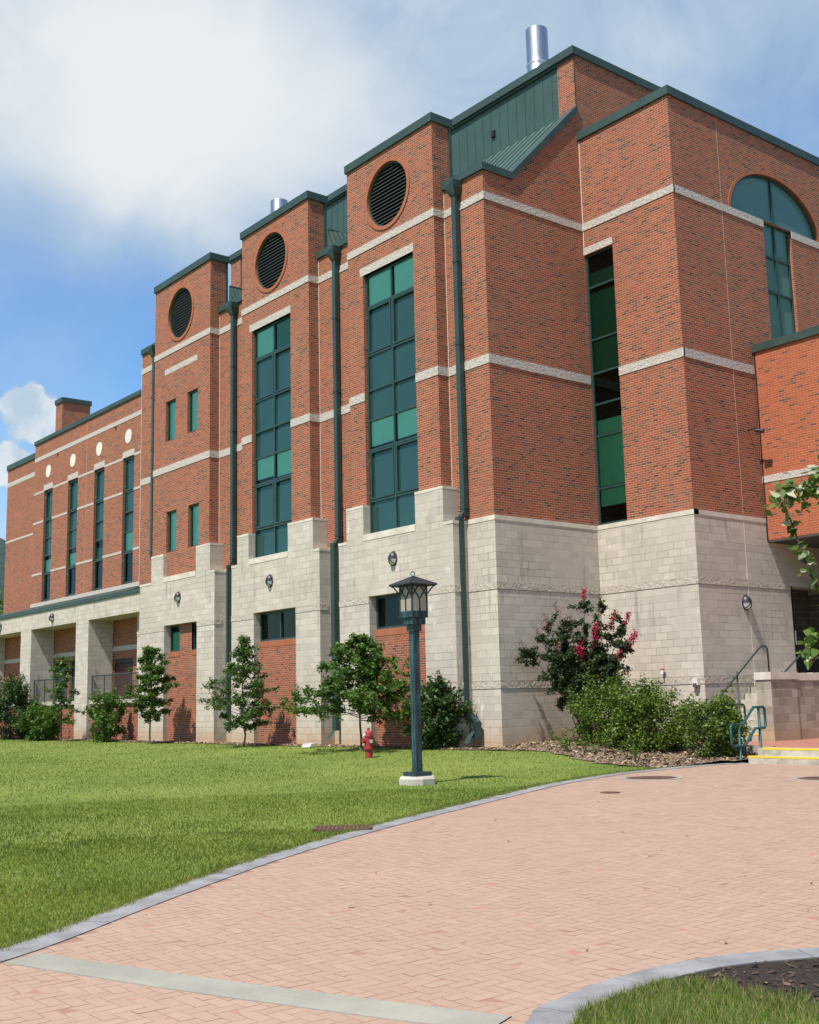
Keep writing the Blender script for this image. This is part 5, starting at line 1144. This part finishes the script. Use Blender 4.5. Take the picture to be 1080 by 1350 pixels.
for q in ((-a, a, -b, -b+0.04), (-a, a, b-0.04, b), (-a, -a+0.04, -b, b), (a-0.04, a, -b, b)): mb.xyz(*q, -0.03, 0.012)
mb.build('grate_frame', 'rust', gd, world=False, bevel=0.004)
mb = MB()
for k in range(13): mb.xyz(-a+0.06+k*0.052, -a+0.085+k*0.052, -b+0.04, b-0.04, -0.02, 0.008)
for q in (-0.08, 0.08): mb.xyz(-a+0.04, a-0.04, q-0.012, q+0.012, -0.02, 0.0085)
mb.build('bars', 'rust', gd, world=False)
mb = MB(); mb.xyz(-a, a, -b, b, -0.05, -0.035); mb.build('sump', 'louvre_black', gd, world=False)
mb = MB(); mb.xyz(-0.22, 0.22, -0.13, 0.13, 0, 0.05); mb.xyz(-0.22, 0.16, -0.13, -0.1, 0.05, 0.1); mb.xyz(-0.22, 0.16, 0.1, 0.13, 0.05, 0.1); mb.xyz(-0.22, -0.19, -0.1, 0.1, 0.05, 0.1)
o = mb.build('splash_block', 'white_paint', None); o.location = (-29.22, 19.5, gz(-29.22, 19.5)+0.02); o.rotation_euler = (0, 0, R(-60)); tag(o, 'small white splash block lying on the lawn edge beneath a downspout', 'splash block')
# ------------------------------------------------------------------ plants
def leaf_mesh(name, P_, size, mat, parent, seed, up_=0.5, aspect=0.55, fold=0.12):
    rg = np.random.default_rng(seed); n = len(P_); P_ = np.asarray(P_)
    nv = rg.normal(0, 1, (n, 3)); nv[:, 2] = np.abs(nv[:, 2])+up_; nv /= np.linalg.norm(nv, axis=1)[:, None]
    a = rg.normal(0, 1, (n, 3)); a -= nv*np.sum(a*nv, 1)[:, None]; a /= np.linalg.norm(a, axis=1)[:, None]; b = np.cross(nv, a)
    s = size*rg.uniform(0.6, 1.35, n)[:, None]; w = s*aspect
    V = np.stack([P_-a*s*0.5, P_-a*s*0.02+b*w*0.5+nv*s*fold, P_+a*s*0.5, P_-a*s*0.02-b*w*0.5+nv*s*fold], 1)
    return fast_mesh(name, V.reshape(-1, 3), None, mat, np.clip(rg.beta(2.2, 2.6, n), 0, 1), 4, parent)
def limb(mb, p0, p1, r0, r1, rn, wob=0.06, n=5):
    p0, p1 = Vector(p0), Vector(p1); L = (p1-p0).length; pts_ = []
    for k in range(n+1):
        t_ = k/n; q = p0.lerp(p1, t_)
        if 0 < k < n: q += Vector((rn.uniform(-1, 1), rn.uniform(-1, 1), rn.uniform(-1, 1)))*L*wob
        pts_.append(q)
    mb.tube(pts_, r0, 7, False, r1); return pts_
def young_tree(lab, x, y, h, wid, prof, nb, nleaf, leaf, lsz, seed, clear=0.6, droop=0.0, dx=0.0, r=0.035, group=None):
    """trunk with whorled limbs; prof(t) is the half width of the crown at height fraction t"""
    rn = random.Random(seed); rg = np.random.default_rng(seed); z = gz(x, y)
    t_ = thing('young_tree', lab, 'tree', (x, y, z), 0, group)
    tk = MB(); spine = limb(tk, (0, 0, -0.05), (dx, 0, h*0.97), r, 0.008, rn, 0.012, 9); tk.build('trunk', 'bark', t_, world=False, uv=False, smooth=True)
    br = MB(); L = []
    for k in range(nb):
        f_ = (k+0.5)/nb; zz = clear+(h-clear)*f_*0.97; ang = k*2.399+rn.uniform(-0.5, 0.5)
        le = wid*prof(f_)*rn.choice([rn.uniform(0.5, 0.95), rn.uniform(0.85, 1.2)])
        base_ = Vector((dx*zz/h, 0, zz)); tip = base_+Vector((math.cos(ang)*le, math.sin(ang)*le, le*(0.42-droop)*rn.uniform(0.3, 1.2)))
        pts_ = limb(br, base_, tip, max(0.006, r*0.4*(1-f_*0.6)), 0.003, rn, 0.05, 4)
        m_ = max(4, int(nleaf/nb*(0.35+prof(f_)*0.9)*rn.uniform(0.7, 1.3))); tw = max(2, int(2+le*4))
        for _ in range(tw):
            tt = rn.uniform(0.25, 1.0); q = base_.lerp(tip, tt); dr = Vector((rn.gauss(0, 1), rn.gauss(0, 1), rn.gauss(0.1, 0.5))).normalized()*rn.uniform(0.12, 0.34)*(0.45+le*0.5)
            e = q+dr; br.tube([q, e], 0.003, 4)
            k2 = m_//tw+1; u = rg.uniform(0.15, 1.08, k2)[:, None]
            L.append(np.array(q)+np.array(dr)*u+rg.normal(0, 0.052, (k2, 3))*np.array([1, 1, 0.75]))
    L.append(np.array([dx*0.97, 0, h*0.9])+rg.normal(0, 1, (45, 3))*np.array([0.06, 0.06, 0.13]))
    br.build('branches', 'twig', t_, world=False, uv=False)
    leaf_mesh('crown', np.concatenate(L), lsz, leaf, t_, seed)
    return t_
cone = lambda t_: max(0.08, (1-t_)**0.75*min(1, 0.6+t_*2.2))
bulb = lambda t_: max(0.08, math.sin(math.pi*min(1, 0.14+t_*0.86))**0.75*(1-0.35*t_))
young_tree('tall slim young tree with open tiered branches in front of the arcade', -47.1, 19.2, 3.55, 1.45, lambda t_: (0.55+0.45*math.sin(t_*19))*cone(t_)+0.12, 26, 4600, 'leaf_oak', 0.095, 21, 0.7, 0.25)
young_tree('narrow dark green young tree in front of the first tower with small windows', -39.1, 19.25, 3.5, 1.2, bulb, 50, 13000, 'leaf_oak', 0.092, 22, 0.75)
young_tree('pale grey green conical young tree in front of the middle tower', -32.3, 19.1, 3.5, 1.62, cone, 60, 13000, 'leaf_pale', 0.088, 23, 0.45, 0.12)
young_tree('broad bushy young tree behind the fire hydrant', -25.85, 18.9, 3.1, 2.25, lambda t_: max(0.12, (1-t_)**0.62*min(1, 0.75+t_*2)), 70, 19000, 'leaf_oak', 0.10, 24, 0.8, 0.26)
def shrub(lab, x, y, sx_, sy_, h, n, leaf, lsz, seed, name='shrub', zoff=0.0, lump=0.16, low=0.05, stems=7, sparse=0.0, group=None, lean=(0, 0)):
    rn = random.Random(seed); rg = np.random.default_rng(seed); z = gz(x, y)+zoff
    t_ = thing(name, lab, 'shrub', (x, y, z), 0, group)
    br = MB(); L = []; nc = max(9, int(n/95)); m_ = n//nc
    for k in range(nc):
        a = rn.uniform(0, 2*math.pi); ph = math.acos(rn.uniform(-0.95, 1)); rr = rn.uniform(0.45, 1.0)**0.5
        lo = 1+lump*math.sin(a*3+seed)*math.cos(ph*2+seed*0.7)+rn.uniform(-lump, lump)
        c_ = Vector((math.cos(a)*math.sin(ph)*sx_*rr*lo+lean[0]*rr*math.cos(ph), math.sin(a)*math.sin(ph)*sy_*rr*lo, low*h+(h*(0.44+0.50*math.cos(ph)*rr*lo))))
        if k % 2 == 0 or k < stems: br.tube([(c_.x*0.15, c_.y*0.15, -0.03), (c_.x*0.55, c_.y*0.55, c_.z*0.45), tuple(c_)], 0.011, 5, False, 0.003)
        dv = Vector((c_.x, c_.y, (c_.z-h*0.4))).normalized()
        u = rg.uniform(-1, 1, m_)[:, None]; ln_ = 0.17*(0.6+h*0.25)
        L.append(np.array(c_)+np.array(dv)*u*ln_+rg.normal(0, 0.075*(0.6+h*0.3), (m_, 3)))
        if rn.random() < 0.3:                      # a shoot that sticks out
            e = c_+dv*rn.uniform(0.12, 0.32)+Vector((0, 0, rn.uniform(0.03, 0.2))); br.tube([tuple(c_), tuple(e)], 0.004, 4); kk = 12; uu = rg.uniform(0, 1.05, kk)[:, None]
            L.append(np.array(c_)+(np.array(e)-np.array(c_))*uu+rg.normal(0, 0.028, (kk, 3)))
    br.build('stems', 'twig', t_, world=False, uv=False)
    P_ = np.concatenate(L); P_ = P_[P_[:, 2] > 0.03]
    leaf_mesh('foliage', P_, lsz, leaf, t_, seed, 0.4)
    return t_
shrub('rounded dark shrub beside the downspout to the right of the lamp post', -24.15, 20.15, 0.78, 0.62, 1.75, 7000, 'leaf_dark', 0.115, 31)
shrub('low mounded green shrub at the foot of the arcade', -50.3, 19.6, 1.35, 0.7, 1.5, 8500, 'leaf_oak', 0.115, 32)
shrub('large loose dark shrub at the left edge of the photo', -54.3, 19.7, 1.75, 0.8, 2.7, 12000, 'leaf_dark', 0.115, 33, lump=0.3)
shrub('upright shrub in front of the arcade between two young trees', -43.9, 19.75, 0.85, 0.6, 1.75, 5200, 'leaf_oak', 0.115, 34, lump=0.3)
shrub('full yellow green shrub below the flowering crepe myrtle', -19.95, 22.3, 1.05, 0.9, 1.5, 13000, 'leaf_shrub', 0.076, 35, lump=0.2, zoff=0.08)
shrub('wide yellow green shrub in the middle of the mulch bed', -18.65, 22.25, 1.02, 0.85, 1.5, 13000, 'leaf_shrub', 0.076, 36, lump=0.22, zoff=0.08)
shrub('dense yellow green shrub next to the green step railing', -16.3, 21.7, 0.58, 0.55, 1.42, 8000, 'leaf_shrub', 0.074, 37, lump=0.2, zoff=0.0)
shrub('tiny dark seedling at the left end of the mulch bed', -19.85, 20.65, 0.28, 0.25, 0.42, 300, 'leaf_shrub', 0.06, 38, zoff=0.02)
shrub('small wispy seedling in the mulch below the tall crepe myrtle', -18.95, 20.85, 0.34, 0.3, 0.62, 480, 'leaf_shrub', 0.055, 39, zoff=0.03)
shrub('small bright seedling in the mulch nearest the manhole cover', -17.75, 20.65, 0.4, 0.32, 0.5, 520, 'leaf_shrub', 0.055, 40, zoff=0.02)
# crepe myrtle
def crepe_myrtle(x, y, seed=51):
    rn = random.Random(seed); rg = np.random.default_rng(seed); z = gz(x, y)+0.1
    t_ = thing('crepe_myrtle', 'crepe myrtle with dark leaves and bright pink flower heads in the stone corner', 'flowering shrub', (x, y, z))
    st = MB(); L = []; FL = []; SP = []
    ux = Vector((rt.x, rt.y, 0)).normalized(); uy = Vector((-ux.y, ux.x, 0))
    # stem tips: (sideways, depth, height, flower kind)
    tips = [(-1.55, 0.1, 2.55, 's'), (-1.0, -0.2, 3.3, 'p'), (-1.15, 0.3, 2.95, 's'), (-0.62, 0.1, 3.55, 's'), (-0.35, -0.3, 3.25, 's'), (0.15, 0.2, 3.95, 'f'), (0.55, -0.1, 3.75, 's'), (0.92, 0.2, 3.28, 'F'), (0.35, -0.35, 2.95, 'F'), (1.28, 0.0, 3.3, 'f'), (1.35, -0.2, 2.75, 'F'), (-0.15, -0.5, 2.45, 'F'), (0.9, -0.4, 2.3, 'f'), (1.0, -0.3, 1.75, 'f'), (-0.75, -0.4, 2.5, 's'), (-0.9, -0.2, 1.9, 's'), (0.55, 0.4, 2.6, 'n'), (0.0, 0.4, 3.0, 'n'), (-0.4, 0.4, 2.7, 'n'), (0.6, -0.5, 1.9, 'n'), (-0.3, -0.6, 1.7, 'n'), (0.15, -0.55, 2.1, 'n')]
    for (a, b, h, kd) in tips:
        tip = ux*a+uy*b+Vector((0, 0, h)); b0 = Vector((a*0.1, b*0.1, 0.0)); md = ux*a*0.42+uy*b*0.5+Vector((0, 0, h*0.55))
        st.tube([b0, b0.lerp(md, 0.5)+Vector((0, 0, 0.1)), md, md.lerp(tip, 0.55), tip], 0.016, 6, False, 0.004)
        for _ in range(17):
            tt = rn.uniform(0.34, 0.93); q = (md.lerp(tip, (tt-0.5)*2) if tt > 0.5 else b0.lerp(md, tt*2))
            dr = Vector((rn.gauss(0, 1), rn.gauss(0, 1), rn.gauss(0.35, 0.5))).normalized()*rn.uniform(0.10, 0.42); st.tube([q, q+dr], 0.004, 4)
            k2 = 90; u = rg.uniform(0.1, 1.05, k2)[:, None]; L.append(np.array(q)+np.array(dr)*u+rg.normal(0, 0.04, (k2, 3)))
        dv = (tip-md).normalized()
        if kd in 'Ff':
            n_ = 260 if kd == 'F' else 110; sp = 0.055 if kd == 'F' else 0.035; u = rg.uniform(-0.34, 0.06, n_)[:, None]
            FL.append(np.array(tip)+np.array(dv)*u*(1.25 if kd == 'F' else 0.8)+rg.normal(0, sp, (n_, 3)))
        elif kd in 'sp':
            n_ = 110; u = rg.uniform(-0.5, 0.06, n_)[:, None]; SP.append(np.array(tip)+np.array(dv)*u+rg.normal(0, 0.05, (n_, 3)))
            if kd == 'p': FL.append(np.array(tip)-np.array(dv)*0.3+rg.normal(0, 0.035, (50, 3)))
    st.build('stems', 'twig', t_, world=False, uv=False)
    leaf_mesh('foliage', np.concatenate(L), 0.085, 'leaf_myrtle', t_, seed, 0.3)
    leaf_mesh('flower_heads', np.concatenate(FL), 0.05, 'flower_pink', t_, seed+1, 0.2, 0.9)
    leaf_mesh('seed_heads', np.concatenate(SP), 0.042, 'spent_flower', t_, seed+2, 0.2, 0.8)
crepe_myrtle(-21.05, 22.6)
# young redbud in the corner bed, only its outer branches reach into the picture
def redbud(x, y, seed=61):
    rn = random.Random(seed); rg = np.random.default_rng(seed); z = gz(x, y)+0.03
    t_ = thing('broadleaf_tree', 'sunlit leafy branches with broad green leaves reaching in at the right edge', 'tree', (x, y, z))
    D = 7.6
    def at(px, py, d): return ray(px, py)*d+Vector((0, 0, EZ))-Vector((x, y, z))
    st = MB(); top = Vector((0.0, 0.0, 2.6)); st.tube([(0, 0, -0.05), (0.03, 0.02, 0.9), (-0.02, 0.03, 1.8), top], 0.04, 8, False, 0.018)
    paths = [[(0, 0, 1.9), at(1130, 690, D), at(1085, 645, D), at(1050, 645, D), at(1022, 662, D)], [(0, 0, 1.3), at(1120, 850, D), at(1066, 752, D-0.1), at(1048, 700, D), at(1036, 668, D)], [(0, 0, 1.1), at(1130, 800, D+0.1), at(1085, 838, D), at(1068, 858, D)],
             [(0, 0, 2.0), at(1150, 640, D+0.2), at(1095, 610, D+0.1), at(1072, 628, D)], [(0, 0, 2.4), (0.5, 0.2, 2.9), (0.8, 0.3, 3.1)], [(0, 0, 2.2), (0.3, -0.6, 2.7), (0.5, -0.9, 2.8)], [(0, 0, 1.6), (0.6, 0.5, 2.0), (0.9, 0.7, 2.1)], [(0, 0, 2.0), (-0.1, 0.5, 2.7), (0.1, 0.8, 3.0)]]
    L = []; nl = [120, 60, 70, 85, 90, 80, 80, 80]
    for k, pth in enumerate(paths):
        pth = [Vector(p) for p in pth]; st.tube(pth, 0.012, 6, False, 0.004)
        for _ in range(nl[k]):
            if k == 1: tt = rn.choice([rn.uniform(0.42, 0.7), rn.uniform(0.7, 1.0), rn.uniform(0.25, 0.5)])
            else: tt = rn.uniform(0.5, 1.0)
            s_ = tt*(len(pth)-1); i = min(int(s_), len(pth)-2); q = pth[i].lerp(pth[i+1], s_-i)
            L.append(np.array(q)+rg.normal(0, 0.05 if k != 1 else 0.026, 3)+np.array([0, 0, -0.01]))
    st.build('trunk', 'bark', t_, world=False, uv=False, smooth=True)
    # heart-shaped leaves
    P_ = np.array(L); n = len(P_); nv = rg.normal(0, 0.55, (n, 3)); nv[:, 2] += 0.75; nv[:, 1] -= 0.35; nv /= np.linalg.norm(nv, axis=1)[:, None]
    a = rg.normal(0, 1, (n, 3)); a[:, 2] -= 1.2; a -= nv*np.sum(a*nv, 1)[:, None]; a /= np.linalg.norm(a, axis=1)[:, None]; b = np.cross(nv, a); s = 0.062*rg.uniform(0.6, 1.25, n)[:, None]
    out = [(-0.42, 0.0, 0), (-0.5, 0.22, 0.02), (-0.28, 0.44, 0.08), (0.02, 0.40, 0.08), (0.3, 0.2, 0.03), (0.58, 0.0, -0.10), (0.3, -0.2, 0.03), (0.02, -0.40, 0.08), (-0.28, -0.44, 0.08), (-0.5, -0.22, 0.02)]
    V = np.stack([P_+a*s*q[0]+b*s*q[1]+nv*s*q[2] for q in out], 1)
    fast_mesh('leaves', V.reshape(-1, 3), None, 'leaf_broad', np.where(rg.random(n) < 0.13, 1.0, np.clip(rg.beta(2, 2, n), 0, 0.9)), 10, t_)
redbud(-2.7, 6.9)
# trees beyond the left end of the building
def big_tree(lab, x, y, h, w, seed, n=5200):
    rn = random.Random(seed); rg = np.random.default_rng(seed); z = gz(x, y); t_ = thing('background_tree', lab, 'tree', (x, y, z), 0, 'trees beyond the left end of the building')
    tk = MB(); limb(tk, (0, 0, -0.2), (0, 0, h*0.8), 0.22, 0.04, rn, 0.02, 6); L = []
    for k in range(46):
        f_ = rn.uniform(0.12, 1); a = rn.uniform(0, 6.28); r_ = w*math.sin(math.pi*(0.12+0.83*f_))**0.7*rn.uniform(0.4, 1); c_ = Vector((math.cos(a)*r_, math.sin(a)*r_, h*(0.12+0.85*f_)))
        tk.tube([(0, 0, c_.z*0.75), tuple(c_)], 0.04, 5, False, 0.01); L.append(np.array(c_)+rg.normal(0, 1, (n//46, 3))*np.array([w*0.22, w*0.22, h*0.06]))
    tk.build('trunk', 'bark', t_, world=False, uv=False); leaf_mesh('crown', np.concatenate(L), 0.3, 'leaf_oak', t_, seed, 0.4)
big_tree('dark green tree behind the far left corner of the brick building', -83, 28.5, 9.5, 3.2, 71); big_tree('second tree farther left, mostly outside the frame', -92, 27, 10.5, 3.6, 72)
